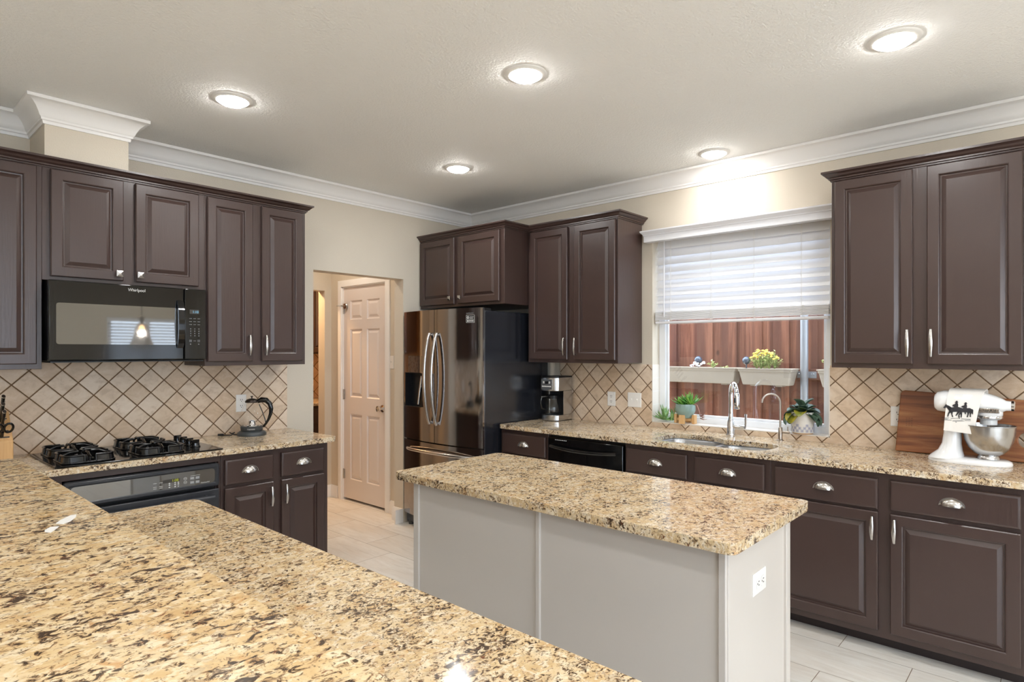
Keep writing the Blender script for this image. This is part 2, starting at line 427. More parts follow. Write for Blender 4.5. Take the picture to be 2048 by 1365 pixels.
# hall behind the opening
HX, HY = -.675, 1.27
struct('wall_hall_right', MB().plate([(.12, FZ), (.375, FZ), (.375, 2.065), (1.085, 2.065), (1.085, FZ), (HY, FZ), (HY, CZ), (.12, CZ)], [], HX, HX+.1, 0), 'wall')
struct('wall_hall_back', MB().plate([(-2.2, FZ), (-1.75, FZ), (-1.75, 2.04), (-.747, 2.04), (-.747, FZ), (.05, FZ), (.05, CZ), (-2.2, CZ)], [], HY, HY+.115, 1), 'wall')
struct('wall_hall_left', box((-2.25, .12, FZ), (-2.15, HY, CZ)), 'wall')
struct('wall_pantry_back', box((-2.2, 2.3, FZ), (.1, 2.4, CZ)), 'pantry')
struct('wall_pantry_right', box((0, HY+.115, FZ), (.1, 2.3, CZ)), 'pantry')
struct('wall_pantry_left', box((-2.25, HY+.115, FZ), (-2.15, 2.3, CZ)), 'pantry')

# crown moulding of the room
z = CZ
CP = [(0, z-.118), (.007, z-.118), (.010, z-.104), (.017, z-.100), (.017, z-.090), (.024, z-.084), (.030, z-.068), (.042, z-.046), (.058, z-.029), (.074, z-.020), (.082, z-.018), (.082, z-.002), (.0, z-.002)]
struct('trim_1', sweep(CP, [(RX, 0), (-3.25, 0), (-3.25, -.335), (-2.884, -.335), (-2.884, 0), (0, 0), (0, RY), (RX, RY), (RX, 0)], -1), 'trim', smooth=40)
BP = [(0, FZ), (.016, FZ), (.016, FZ+.075), (.012, FZ+.085), (.012, FZ+.1), (.007, FZ+.112), (0, FZ+.115)]
struct('baseboard_hall', sweep(BP, [(HX, .315), (HX, .12), (-.782, .12), (-.782, 0), (-.86, 0)], -1), 'trim', smooth=40)
struct('baseboard_hall_back', sweep(BP, [(-.747, HY), (HX, HY), (HX, 1.145)], -1), 'trim', smooth=40)
struct('baseboard_back', sweep(BP, [(-1.84, 0), (-1.6, 0), (-1.6, .12)], -1), 'trim', smooth=40)

# hall door with six panels
D0, D1, DT = -1.068, -.392, 2.055          # u limits, top
def panel_rings(mb, u0, u1, z0, z1, v, prof):
    def R(d, h): return [(u0+d, v+h, z0+d), (u1-d, v+h, z0+d), (u1-d, v+h, z1-d), (u0+d, v+h, z1-d)]
    mb.loft([R(d, h) for d, h in prof], False, True)
dm = MB(fB)
vb, vf = .628, .662
pu = [(D0+.105, D0+.105+.195), (D1-.105-.195, D1-.105)]
pz = [(.24, .86), (1.02, 1.66), (1.75, 1.93)]
holes = [rect(a, c, b, d) for a, b in pu for c, d in pz]
sub = MB(); sub.plate(rect(D0, FZ+.022, D1, DT), holes, vb, vf, 1); dm.add(sub.v, sub.f)
for a, b in pu:
    for c, d in pz: panel_rings(dm, a, b, c, d, vf, [(0, 0), (.008, -.010), (.018, -.012), (.040, -.003), (.044, -.003)])
door = struct('door_1', dm, 'door')
kn = MB(fB); ku, kz = D1-.055, .94
kn.add(*(lambda q: (q.v, q.f))(MB().lathe([(.032, 0), (.032, .006), (.012, .010), (.011, .028), (.022, .034), (.028, .046), (.026, .058), (.012, .066), (0.0, .067)], (ku, vf, kz), 22, 'y')))
obj('door_knob', kn, 'chrome', door, smooth=50)
for hz in (.28, 1.04, 1.86):
    h = MB(fB).box((D0-.012, vf, hz-.045), (D0+.022, vf+.003, hz+.045)); h.add(*(lambda q: (q.v, q.f))(MB().lathe([(.006, -.048), (.006, .048)], (D0-.002, vf+.006, hz), 10)))
    obj('hinge', h, 'nickel', door)
st = MB(fB); st.tube([(D0-.002, vf+.006, 1.885), (D0+.03, vf+.05, 1.885)], .004, 8); st.tube([(D0-.002, vf+.006, 1.885), (D0-.035, vf+.06, 1.885)], .0035, 8)
st.add(*(lambda q: (q.v, q.f))(MB().lathe([(.0, 0), (.028, 0), (.030, .004), (.026, .009), (0, .011)], (D0+.045, vf+.012, 1.88), 20, 'y')))
obj('door_stop', st, 'nickel', door, smooth=40)
CS = [(0, .675), (.0, .690), (.012, .692), (.030, .690), (.052, .688), (.060, .684), (.060, .675)]
cm_ = MB(fB)
def casing(mb, u0, u1, zt):               # u0,u1 inner edges; zt inner top
    rings = []
    P = [(u0, FZ, -1, 0), (u0, zt, -1, 1), (u1, zt, 1, 1), (u1, FZ, 1, 0)]
    rings = [[(a+sx*o, v, b+sz*o) for o, v in CS] for a, b, sx, sz in P]
    mb.loft(rings)
casing(cm_, D0-.012, D1+.012, DT+.012)
struct('trim_2', cm_, 'trim', smooth=30)
jm = MB(fB); jm.box((D0-.017, .575, FZ), (D0-.001, .676, DT+.017)); jm.box((D1+.001, .575, FZ), (D1+.017, .676, DT+.017)); jm.box((D0-.017, .575, DT+.001), (D1+.017, .676, DT+.017))
jm.box((D0-.001, .60, FZ), (D0+.01, .627, DT)); jm.box((D1-.01, .60, FZ), (D1+.001, .627, DT))
struct('trim_3', jm, 'trim')
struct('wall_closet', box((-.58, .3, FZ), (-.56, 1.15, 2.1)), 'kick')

# ------------------------------------------------------------------ window over the sink
wf = MB()
FX0, FX1 = .098, .150
wf.plate(rect(WY0, WZ0, WY1, WZ1), [rect(WY0+.05, WZ0+.045, WY1-.05, WZ1-.05)], FX0, FX1, 0)
win = struct('window_1', wf, 'vinyl', bev=.003)
sash = MB().plate(rect(WY0+.05, WZ0+.045, WY1-.05, WZ1-.05), [rect(WY0+.066, WZ0+.062, WY1-.066, WZ1-.066)], .112, .132, 0)
obj('sash', sash, 'vinyl', win, bev=.002)
obj('pane', box((.120, WY0+.064, WZ0+.06), (.123, WY1-.064, WZ1-.064)), 'pane', win)
rv = MB(); rv.box((-.008, WY1-.006, WZ0), (FX0, WY1, 1.358)); rv.box((-.008, WY0, WZ0), (FX0, WY0+.006, 1.358)); rv.box((-.008, WY0, WZ0-.001), (FX0, WY1, WZ0+.005))
struct('trim_4', rv, 'reveal')
lt = MB()
for zz in (1.07, 1.165, 1.26): lt.box((-.002, WY1-.0068, zz), (FX0, WY1-.0055, zz+.003))
struct('trim_5', lt, 'cord')

# backsplashes (thin tile skins on the walls)
struct('wall_backsplash_back', box((-3.9, -.008, .912), (-1.807, 0, 1.80)), 'tile_a')
struct('wall_backsplash_right', MB().plate([(-4.2, .912), (-1.04, .912), (-1.04, 1.372), (WY1, 1.358), (WY1, WZ0-.002), (WY0, WZ0-.002), (WY0, 1.372), (-4.2, 1.372)], [], -.008, 0, 0), 'tile_b')

# ------------------------------------------------------------------ recessed ceiling lamps
def can(x, y, label, group, k=1.0, col=(.965, .985, 1)):
    t = thing('recessed_light', label, 'ceiling light', (x, y, CZ-.02), group)
    obj('trim_ring', MB().lathe([(.070, -.004), (.074, -.010), (.092, -.006), (.096, -.001), (.096, .0)], (x, y, CZ), 40, cap=False), 'lensrim', t, smooth=60)
    obj('lens', MB().lathe([(.073, -.005), (.068, -.014), (.055, -.022), (.030, -.028), (0, -.030)], (x, y, CZ), 32), 'lens', t, smooth=60)
    l = bpy.data.lights.new('lamp', 'AREA'); l.shape = 'DISK'; l.size = .13; l.energy = CAN_W*k; l.color = col
    o = bpy.data.objects.new('lamp', l); COL.objects.link(o); o.location = (x, y, CZ-.034)
    return t
can(-2.629, -1.028, 'round recessed ceiling light nearest the boxed chase above the microwave', 'kitchen ceiling lights')
can(-1.872, -2.282, 'round recessed ceiling light over the island', 'kitchen ceiling lights')
can(-1.119, -3.569, 'largest round recessed ceiling light, at the upper right near the tall right cabinet', 'kitchen ceiling lights')
can(-1.107, -1.016, 'round recessed ceiling light in front of the refrigerator', 'kitchen ceiling lights')
can(-.247, -2.438, 'round recessed ceiling light directly above the sink window', 'kitchen ceiling lights', .5)
for lx, ly in ((-3.6, -3.5), (-2.6, -4.9), (-5.2, -2.2), (-5.2, -4.6), (-3.8, -6.2), (-1.0, -6.0)):   # unseen fill lamps added behind the camera, without fittings
    l = bpy.data.lights.new('lamp', 'AREA'); l.shape = 'DISK'; l.size = .13; l.energy = CAN_W*2.2; l.color = (.965, .985, 1)
    o = bpy.data.objects.new('lamp', l); COL.objects.link(o); o.location = (lx, ly, CZ-.024)
for lx, ly, lz, e, c in ((-1.25, .70, CZ-.05, 7.0, (1, .87, .72)), (-.95, 1.75, 2.3, 26, (1, .62, .30))):  # unseen warm lamps added to light the hall and the far room
    l = bpy.data.lights.new('hall_fill_lamp', 'AREA'); l.shape = 'DISK'; l.size = .2; l.energy = e; l.color = c
    o = bpy.data.objects.new('hall_fill_lamp', l); COL.objects.link(o); o.location = (lx, ly, lz)

# ------------------------------------------------------------------ cabinets
DOOR = [(0, 0), (0, .015), (.004, .019), (.047, .019), (.051, .0165), (.0535, .0085), (.058, .0075), (.060, .0075), (.077, .0165), (.079, .0175)]
DRAW = [(0, 0), (0, .013), (.003, .0165), (.010, .019), (.012, .019)]
def front(mb, u0, u1, z0, z1, v, prof):
    def R(d, h): return [(u0+d, v+h, z0+d), (u1-d, v+h, z0+d), (u1-d, v+h, z1-d), (u0+d, v+h, z1-d)]
    return mb.loft([R(d, h) for d, h in prof], True, True)
def pull(fn, u, v, z0, z1):
    zm = (z0+z1)/2; h = (z1-z0)/2; mb = MB(fn)
    n = 12; path = []; rad = []
    for i in range(n+1):
        t = i/n*2-1; path.append((u, v+.022+.008*(1-t*t), zm+t*h)); rad.append(.0048+.0042*(1-abs(t)**1.5))
    mb.tube(path, rad, 10, flat=.55, up=(0, 1, 0))
    for q in (-1, 1): mb.tube([(u, v, zm+q*(h-.006)), (u, v+.024, zm+q*(h-.006))], .0055, 10)
    return mb
def knob(fn, u, v, z):
    mb = MB(fn); mb.tube([(u, v, z), (u, v+.016, z)], .006, 10)
    def sq(a, h): return [(u-a, v+h, z-a), (u+a, v+h, z-a), (u+a, v+h, z+a), (u-a, v+h, z+a)]
    mb.loft([sq(.010, .014), sq(.016, .017), sq(.016, .023), sq(.004, .029)]); return mb
def cup(fn, u, v, z, w=.048, h=.040, d=.026):
    mb = MB(fn); A, B = 18, 6
    for off in (0, -.0022):                # outer and inner skin
        rings = []
        for j in range(B+1):
            ph = PI/2*j/B; ring = []
            for i in range(A+1):
                a = PI*i/A
                ring.append((u+(w+off)*math.cos(a)*math.cos(ph)**.7 if j < B else u, v+(d+off)*math.sin(ph)*math.sin(a)**.5+(0 if off == 0 else 0), z+(h+off)*math.sin(a)*(math.cos(ph)**.9 if j < B else 0)))
            rings.append(ring)
        mb.loft(rings, False, False, False)
    return mb
def cup2(fn, u, v, z, w=.046, h=.036, d=.024):
    mb = MB(fn); A, B = 24, 8; rings = []
    for j in range(B+1):
        ph = PI/2*j/B                       # 0 on the drawer face, 90 deg = front lip
        ring = [(u+w*math.cos(PI*i/A)*(1-.18*math.sin(ph)), v+d*math.sin(ph)*math.sin(PI*i/A)**.6, z+h*math.sin(PI*i/A)*math.cos(ph)) for i in range(A+1)]
        rings.append(ring)
    mb.loft(rings, False, False, False)
    mb.tube([(u+(w+.001)*math.cos(PI*i/A), v+.002, z+(h+.001)*math.sin(PI*i/A)) for i in range(A+1)], .0025, 6); return mb
def cabinet(name, label, fn, u0, u1, z0, z1, depth, doors=(), drawers=(), kick=None, body=None, cat='cabinet', group=None):
    c = fn((u0+u1)/2, depth/2, z0 if kick is None else FZ)
    t = thing(name, label, cat, c, group)
    if body is None:
        b = MB(fn).box((u0, .010, z0), (u1, depth, z1))
    else: b = body
    obj('carcass', b, 'cab', t, bev=.0015)
    if kick: obj('toe_kick', MB(fn).box((u0, .02, FZ), (u1, depth-kick, z0)), 'kick', t)
    for d in doors:
        a, b_, c0, c1 = d[:4]
        o = obj('door', front(MB(fn), a, b_, c0, c1, depth+.003, DOOR), 'cab', t, smooth=15)
        for h in d[4:]:
            if h[0] == 'pull': obj('handle', pull(fn, h[1], depth+.0215, h[2], h[3]), 'nickel', o, smooth=40)
            else: obj('knob', knob(fn, h[1], depth+.0215, h[2]), 'nickel', o)
    for d in drawers:
        a, b_, c0, c1 = d[:4]
        o = obj('drawer', front(MB(fn), a, b_, c0, c1, depth+.003, DRAW), 'cab', t, smooth=25)
        obj('cup_pull', cup2(fn, (a+b_)/2, depth+.0215, c0+(c1-c0)*.42), 'nickel', o, smooth=50)
    return t
UB, UT = 1.369, 2.400
DZ0, DZ1 = 1.394, 2.366
# range wall, upper row
cabinet('upper_cabinet', 'tall dark brown wall cabinet at the left edge, left of the microwave', fA, -3.72, -3.258, UB, UT, .32, [(-3.695, -3.281, DZ0, DZ1)])
cabinet('upper_cabinet', 'short dark brown two-door wall cabinet mounted over the microwave', fA, -3.258, -2.486, 1.812, UT, .32,
        [(-3.226, -2.908, 1.832, DZ1, ('knob', -2.931, 1.868)), (-2.851, -2.525, 1.832, DZ1, ('knob', -2.832, 1.868))])
cabinet('upper_cabinet', 'narrow-doored dark brown wall cabinet between the microwave and the hall opening', fA, -2.486, -1.845, UB, UT, .32,
        [(-2.476, -2.206, DZ0, DZ1, ('pull', -2.231, 1.43, 1.556)), (-2.147, -1.872, DZ0, DZ1, ('pull', -2.128, 1.43, 1.556))])
KP = [(.001, 2.372), (.006, 2.372), (.006, 2.378), (.013, 2.381), (.013, 2.388), (.020, 2.391), (.026, 2.399), (.036, 2.408), (.043, 2.411), (.043, 2.421), (-.02, 2.421), (-.02, 2.4015), (.001, 2.4015)]
def crown(label, path, side):
    m = sweep(KP, path, side)
    return solo('cabinet_crown', m, 'cab', label, 'crown moulding', smooth=35)
crown('dark brown crown moulding along the top of the cabinets over the range', [(-3.72, 0), (-3.72, -.32), (-1.845, -.32), (-1.845, 0)], -1)
# window wall, upper row
cabinet('upper_cabinet', 'deep dark brown two-door cabinet over the refrigerator', fB, .004, .975, 1.81, UT, .60,
        [(.018, .442, 1.832, DZ1, ('knob', .405, 1.878)), (.490, .936, 1.832, DZ1, ('knob', .520, 1.878))])
cabinet('upper_cabinet', 'dark brown two-door wall cabinet above the coffee maker, left of the window', fB, .979, 1.789, UB, UT, .33,
        [(1.009, 1.366, DZ0, DZ1, ('pull', 1.345, 1.425, 1.55)), (1.427, 1.775, DZ0, DZ1, ('pull', 1.446, 1.425, 1.55))])
cabinet('upper_cabinet', 'large dark brown two-door wall cabinet at the right, above the stand mixer', fB, 3.135, 3.955, UB, UT, .33,
        [(3.154, 3.508, DZ0, DZ1, ('pull', 3.489, 1.43, 1.564)), (3.568, 3.930, DZ0, DZ1, ('pull', 3.587, 1.43, 1.564))])
crown('stepped dark brown crown moulding over the refrigerator and the cabinet beside the window', [(-.60, -.004), (-.60, -.975), (-.33, -.975), (-.33, -1.789), (0, -1.789)], -1)
crown('dark brown crown moulding on top of the large right-hand cabinet', [(0, -3.135), (-.33, -3.135), (-.33, -3.955), (0, -3.955)], -1)

# base cabinets
BT = .882
cabinet('base_cabinet', 'dark brown base cabinet with two drawers and two doors right of the oven', fA, -2.515, -1.853, .096, BT, .61,
        [(-2.497, -2.216, .132, .693, ('pull', -2.236, .555, .668)), (-2.166, -1.886, .132, .693, ('pull', -2.146, .555, .668))],
        [(-2.497, -2.218, .711, .852), (-2.167, -1.886, .711, .854)], kick=.07)
ob = MB(fA); ob.plate(rect(-3.29, .096, -2.516, BT), [rect(-3.236, .135, -2.526, .848)], .585, .61, 1)
ob.box((-3.29, .012, .096), (-3.272, .585, BT)); ob.box((-2.534, .012, .096), (-2.516, .585, BT)); ob.box((-3.272, .012, .096), (-2.534, .585, .114))
cabinet('oven_cabinet', 'dark brown cabinet framing the black built-in oven under the cooktop', fA, -3.29, -2.516, .096, BT, .61, kick=.07, body=ob)
cabinet('base_cabinet', 'plain dark brown base cabinet in the corner left of the oven', fA, -3.72, -3.291, .096, BT, .61, [(-3.70, -3.315, .132, .693)], [(-3.70, -3.315, .711, .852)], kick=.07)
cabinet('base_cabinet', 'narrow dark brown drawer cabinet between refrigerator and dishwasher', fB, .955, 1.402, .096, BT, .61, [(.985, 1.386, .132, .693, ('pull', 1.366, .555, .668))], [(.985, 1.386, .711, .853)], kick=.07)
sb = MB(fB)
sb.box((2.021, .59, .096), (2.912, .61, BT)); sb.box((2.021, .012, .096), (2.039, .59, BT)); sb.box((2.894, .012, .096), (2.912, .59, BT)); sb.box((2.039, .012, .096), (2.894, .59, .114))
cabinet('sink_cabinet', 'dark brown sink cabinet with two drawer fronts under the window', fB, 2.021, 2.912, .096, BT, .61,
        [(2.035, 2.440, .132, .693, ('pull', 2.42, .555, .668)), (2.488, 2.883, .132, .693, ('pull', 2.508, .555, .668))], [(2.035, 2.440, .711, .852), (2.488, 2.883, .711, .852)], kick=.07, body=sb)
cabinet('base_cabinet', 'wide dark brown base cabinet with two doors at the lower right, below the stand mixer', fB, 2.913, 3.97, .096, BT, .61,
        [(2.938, 3.413, .132, .695, ('pull', 3.393, .565, .675)), (3.464, 3.937, .132, .693, ('pull', 3.484, .565, .675))], [(2.938, 3.413, .707, .852), (3.464, 3.937, .711, .852)], kick=.07)

# ------------------------------------------------------------------ countertops
CT = .914
def counter(label, mb, mat): return solo('granite_countertop', mb, mat, label, 'countertop', bev=.011, seg=3)
def arc(cx, cy, r, a0, a1, k=6): return [(cx+r*math.cos(math.radians(a0+(a1-a0)*i/k)), cy+r*math.sin(math.radians(a0+(a1-a0)*i/k))) for i in range(k+1)]
ck = rect(-3.24, -.61, -2.53, -.11)
counter('speckled granite countertop around the gas cooktop', MB().plate([(-3.72, -.648)]+arc(-1.845, -.603, .045, -90, 0)+[(-1.80, -.009), (-3.72, -.009)], [], .884, CT), 'gr_a')
hole = [(-.585, -2.27), (-.56, -2.205), (-.50, -2.17), (-.42, -2.155), (-.30, -2.15), (-.245, -2.165), (-.220, -2.20), (-.212, -2.26), (-.212, -2.38), (-.225, -2.44), (-.255, -2.485), (-.285, -2.515), (-.292, -2.56), (-.278, -2.63), (-.270, -2.70), (-.275, -2.79), (-.30, -2.84), (-.36, -2.865), (-.45, -2.868), (-.53, -2.855), (-.57, -2.82), (-.585, -2.77)]
counter('long granite countertop with the sink under the window', MB().plate([(-.008, -.958), (-.62, -.958)]+arc(-.62, -.988, .03, 90, 180, 4)+[(-.65, -3.975), (-.008, -3.975)], [hole], .884, CT), 'gr_b')
counter('polished granite top of the cream painted island', MB().plate(rrect(-2.250, -3.385, -1.56, -1.82, .03), [], .880, CT), 'gr_i')
counter('lower granite counter of the foreground peninsula, one step below the bar', MB().plate([(-3.62, -4.30), (-3.05, -4.30)]+arc(-3.08, -1.725, .03, 0, 90, 4)+[(-3.62, -1.695)], [], .880, CT), 'gr_p')
BZ = 1.12
bar_top = counter('raised granite bar top in the near left foreground', MB().plate([(-4.10, -4.45), (-3.56, -4.45)]+arc(-3.60, -1.64, .04, 0, 90, 4)+arc(-4.06, -1.64, .04, 90, 180, 4), [], BZ-.034, BZ), 'gr_r')
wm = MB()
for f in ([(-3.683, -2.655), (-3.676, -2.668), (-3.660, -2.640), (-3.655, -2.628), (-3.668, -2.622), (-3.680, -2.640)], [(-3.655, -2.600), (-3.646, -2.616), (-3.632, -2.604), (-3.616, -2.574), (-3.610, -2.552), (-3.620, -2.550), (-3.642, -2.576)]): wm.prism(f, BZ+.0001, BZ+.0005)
obj('white_patches', wm, 'white_pl', bar_top)  # two thin white patches on the bar top
struct('wall_bar', box((-3.75, -4.38, FZ), (-3.622, -1.70, BZ-.034)), 'wall', bev=.004)
cabinet('base_cabinet', 'dark brown base cabinet under the foreground peninsula counter', lambda u, v, z: (-3.62+v, u, z), -4.28, -1.72, .096, .88, .53,
        [(-4.24+.42*k, -3.85+.42*k, .132, .85, ('pull', -3.87+.42*k, .70, .82)) for k in range(6)], kick=.07)

# island
isl = thing('kitchen_island', 'cream painted kitchen island with a granite top', 'kitchen island', (-1.9, -2.6, FZ))
ix0, ix1, iy0, iy1 = -2.185, -1.635, -3.335, -1.885
obj('cabinet_body', box((ix0+.006, iy0+.006, FZ), (ix1, iy1-.006, .880)), 'island', isl)
for a, b in ((iy1, iy1-.035), (-2.604, -2.624), (iy0+.024, iy0)):
    obj('corner_trim', box((ix0-.003, b, FZ), (ix0+.012, a, .879)), 'island', isl, bev=.003)
obj('corner_trim', box((ix1-.035, iy0-.004, FZ), (ix1+.003, iy0+.012, .879)), 'island', isl, bev=.003)
obj('corner_trim', box((ix0+.012, iy0-.002, FZ), (ix0+.03, iy0+.012, .879)), 'island', isl, bev=.002)
for k in range(3):
    y0 = iy0+.03+k*.475
    fi = lambda u, v, z: (ix1+v, u, z)
    d = obj('door', front(MB(fi), y0, y0+.44, .13, .84, .001, DOOR), 'island', isl, smooth=15)
    obj('handle', pull(fi, y0+.41, .02, .66, .78), 'nickel', d, smooth=40)

# ------------------------------------------------------------------ wall plates
def outlet(label, fn, u0, u1, z0, z1, v, kind='duplex', horiz=False):
    t = thing('wall_outlet' if kind == 'duplex' else 'light_switch', label, 'outlet' if kind == 'duplex' else 'light switch', fn((u0+u1)/2, v, z0))
    def R(d, h): return [(u0+d, v+h, z0+d), (u1-d, v+h, z0+d), (u1-d, v+h, z1-d), (u0+d, v+h, z1-d)]
    obj('cover_plate', MB(fn).loft([R(0, 0), R(0, .003), R(.004, .0055)]), 'white_pl', t)
    uc, zc = (u0+u1)/2, (z0+z1)/2
    if kind == 'duplex':
        for q in (-1, 1):
            cu, cz = (uc+q*.0195, zc) if horiz else (uc, zc+q*.0195)
            r = obj('receptacle', MB(fn).prism([(cu+a*.0165, cz+b*.0135) for a, b in ((-1, -.7), (-.7, -1), (.7, -1), (1, -.7), (1, .7), (.7, 1), (-.7, 1), (-1, .7))] if not horiz else [(cu+a*.0135, cz+b*.0165) for a, b in ((-1, -.7), (-.7, -1), (.7, -1), (1, -.7), (1, .7), (.7, 1), (-.7, 1), (-1, .7))], v+.005, v+.0072, 1), 'white_pl', t)
            s_ = MB(fn)
            for a in (-.006, .006):
                if horiz: s_.box((cu-.001, v+.0070, cz+a-.0013), (cu+.008, v+.0076, cz+a+.0013))
                else: s_.box((cu+a-.0014, v+.0070, cz-.001), (cu+a+.0014, v+.0076, cz+.008))
            s_.box((cu-.0025, v+.0070, cz-.0095), (cu+.0025, v+.0076, cz-.005)) if not horiz else s_.box((cu-.0095, v+.0070, cz-.0025), (cu-.005, v+.0076, cz+.0025))
            obj('slots', s_, 'slot', r)
    else:
        n = 2 if kind == 'double' else 1
        for k in range(n):
            cu = uc+(k-(n-1)/2)*.046
            g = obj('toggle', MB(fn).box((cu-.005, v+.005, zc-.012), (cu+.005, v+.007, zc+.012)).box((cu-.0035, v+.006, zc+.000), (cu+.0035, v+.016, zc+.008)), 'white_pl', t)
    return t
outlet('white outlet on the tiles behind the glass kettle', fA, -2.166, -2.098, 1.053, 1.167, .008)
outlet('white outlet on the tiles right of the coffee maker', fB, 1.494, 1.563, 1.041, 1.149, .008)
outlet('white double switch plate on the tiles left of the window', fB, 1.670, 1.783, 1.044, 1.150, .008, 'double')
outlet('white outlet partly hidden by the wooden cutting board', fB, 3.352, 3.424, 1.041, 1.151, .008)
outlet('white outlet set sideways in the end panel of the island', lambda u, v, z: (u, -v, z), -1.968, -1.858, .668, .740, 3.329, 'duplex', True)
outlet('white light switch beside the pale hall door', fB, -.335, -.265, 1.30, 1.412, .675, 'single')

def join(mb, other): mb.add(other.v, other.f) if mb.fn is None else mb.__dict__.update(v=mb.v+other.v, f=mb.f+[tuple(i+len(mb.v) for i in f) for f in other.f]); return mb
def T(*p): return Matrix.Translation(p)

# ------------------------------------------------------------------ refrigerator
FY0, FY1 = -.940, -.028
t = thing('refrigerator', 'black stainless french-door refrigerator with curved bar handles beside the opening', 'refrigerator', (-.42, -.485, FZ))
obj('case', box((-.772, -.936, FZ+.02), (-.035, -.032, 1.752)), 'blk_side', t, bev=.006)
def fx_(y): return -.798-.052*(1-((y+.484)/.456)**2)
def fdoor(y0, y1, z0, z1):
    n = 14; ys = [y0+(y1-y0)*i/n for i in range(n+1)]
    poly = [(fx_(y), y) for y in ys]; poly = [(fx_(y0)+.012, y0-.0)] + [(fx_(y)+(.004 if i in (0, n) else 0), y) for i, y in enumerate(ys)] + [(fx_(y1)+.012, y1)] + [(-.778, y1), (-.778, y0)]
    return MB().prism(poly, z0, z1)
# dispenser recess is a real opening in the left door
dzl, dzh, dyl, dyh = 1.013, 1.280, -.312, -.105
ld = fdoor(-.464, FY1, dzh, 1.773); join(ld, fdoor(-.464, FY1, .748, dzl)); join(ld, fdoor(-.464, dyl, dzl, dzh)); join(ld, fdoor(dyh, FY1, dzl, dzh))
d1 = obj('door', ld, 'blk_steel', t, smooth=25)
dr = MB().box((-.781, dyl, dzl), (-.779, dyh, dzh))
obj('dispenser_recess', dr, 'black_m', d1)
obj('dispenser_lever', MB().tube([(-.80, -.262, 1.255), (-.815, -.256, 1.14), (-.826, -.250, 1.03)], [.013, .012, .011], 12).tube([(-.80, -.288, 1.255), (-.815, -.288, 1.19)], .010, 10).tube([(-.815, -.288, 1.19), (-.828, -.286, 1.172), (-.815, -.278, 1.165)], .004, 8), 'nickel', d1, smooth=50)
obj('dispenser_trim', MB().plate(rect(dyl-.003, dzl-.003, dyh+.003, dzh+.003), [rect(dyl+.003, dzl+.003, dyh-.003, dzh-.003)], -.842, -.780, 0), 'black_m', d1)
pc = MB(); n = 8
for (a, b, c, d, off) in ((dyl, dyh, 1.285, 1.416, .0008), (-.255, -.165, 1.315, 1.38, .0014)):
    ys = [a+(b-a)*i/n for i in range(n+1)]; pc.loft([[(fx_(y)-off, y, c), (fx_(y)-off, y, d)] for y in ys], False, False, False)
obj('dispenser_panel', pc, 'mwglass', d1)
d2 = obj('door', fdoor(FY0, -.470, .748, 1.773), 'blk_steel', t, smooth=25)
bd = MB(); by0, by1, bz0, bz1 = -.875, -.800, 1.664, 1.720
fp = lambda a, b, c: (fx_(by0+(by1-by0)*(1-a))-.0012-c, by0+(by1-by0)*(1-a), bz0+(bz1-bz0)*b)
bq = MB(fp)
def strip(mb, a0, b0, a1, b1, h=.0004): mb.box((a0, b0, 0), (a1, b1, h))
strip(bq, 0, 0, 1, .035); strip(bq, 0, .965, 1, 1); strip(bq, 0, .035, .03, .965); strip(bq, .97, .035, 1, .965)
strip(bq, .08, .42, .92, .445)
ring = MB().plate([(.22+.13*math.cos(a*PI/8), .68+.18*math.sin(a*PI/8)) for a in range(16)], [[(.22+.06*math.cos(a*PI/8), .68+.08*math.sin(a*PI/8)) for a in range(16)]], 0, .0004)
bq.add(ring.v, ring.f)
for k in range(5): strip(bq, .42+.10*k, .70, .49+.10*k, .78)
for k in range(4): strip(bq, .42+.10*k, .55, .49+.10*k, .62)
strip(bq, .12, .12, .30, .34); 
for k in range(4): strip(bq, .36+.14*k, .22, .46+.14*k, .34); strip(bq, .36+.14*k, .12, .46+.14*k, .17)
bb = MB(fp).box((0, 0, -.0006), (1, 1, -.0001))
lb = obj('energy_badge', bb, 'black_m', d2); obj('badge_marks', bq, 'ink', lb)
obj('lettering', text('SAMSUNG', .0145, lambda a, b, c: (fx_(-.80-a)-.0010-c, -.80-a, 1.728+b)), 'inkg', d2)
obj('freezer_drawer', fdoor(FY0, FY1, .138, .738), 'blk_steel', t, smooth=25)
def bow(y, z0, z1, amp, r=.014):
    n = 18; return MB().tube([(fx_(y)-.012-amp*(1-((2*i/n-1)**2))**.8, y, z0+(z1-z0)*i/n) for i in range(n+1)], r, 12, flat=.8).tube([(fx_(y)-.012, y, z0+.012), (fx_(y)+.004, y, z0+.012)], r*.9, 10).tube([(fx_(y)-.012, y, z1-.012), (fx_(y)+.004, y, z1-.012)], r*.9, 10)
obj('handle', bow(-.425, .892, 1.594, .055), 'nickel', d1, smooth=50)
obj('handle', bow(-.508, .888, 1.592, .055), 'nickel', d2, smooth=50)
n = 18; hb = MB().tube([(fx_(-.12-.74*i/n)-.014-.045*(1-(2*i/n-1)**2)**.7, -.12-.74*i/n, .672+.01*(1-(2*i/n-1)**2)) for i in range(n+1)], .013, 12)
for yy in (-.13, -.85): hb.tube([(fx_(yy)-.02, yy, .672), (fx_(yy)+.004, yy, .672)], .011, 10)
obj('handle', hb, 'nickel', [c for c in t.children if c.name.startswith('freezer')][0], smooth=50)
obj('hinge_cover', box((-.80, -.925, 1.752), (-.69, -.865, 1.772)), 'black_m', t, bev=.004)
obj('hinge_cover', box((-.80, -.105, 1.752), (-.69, -.045, 1.772)), 'black_m', t, bev=.004)
for yy in (-.075, -.90): obj('foot', MB().lathe([(.022, 0), (.022, .03), (.016, .035), (.016, .105)], (-.755, yy, FZ+.0005), 16), 'grey_app', t)
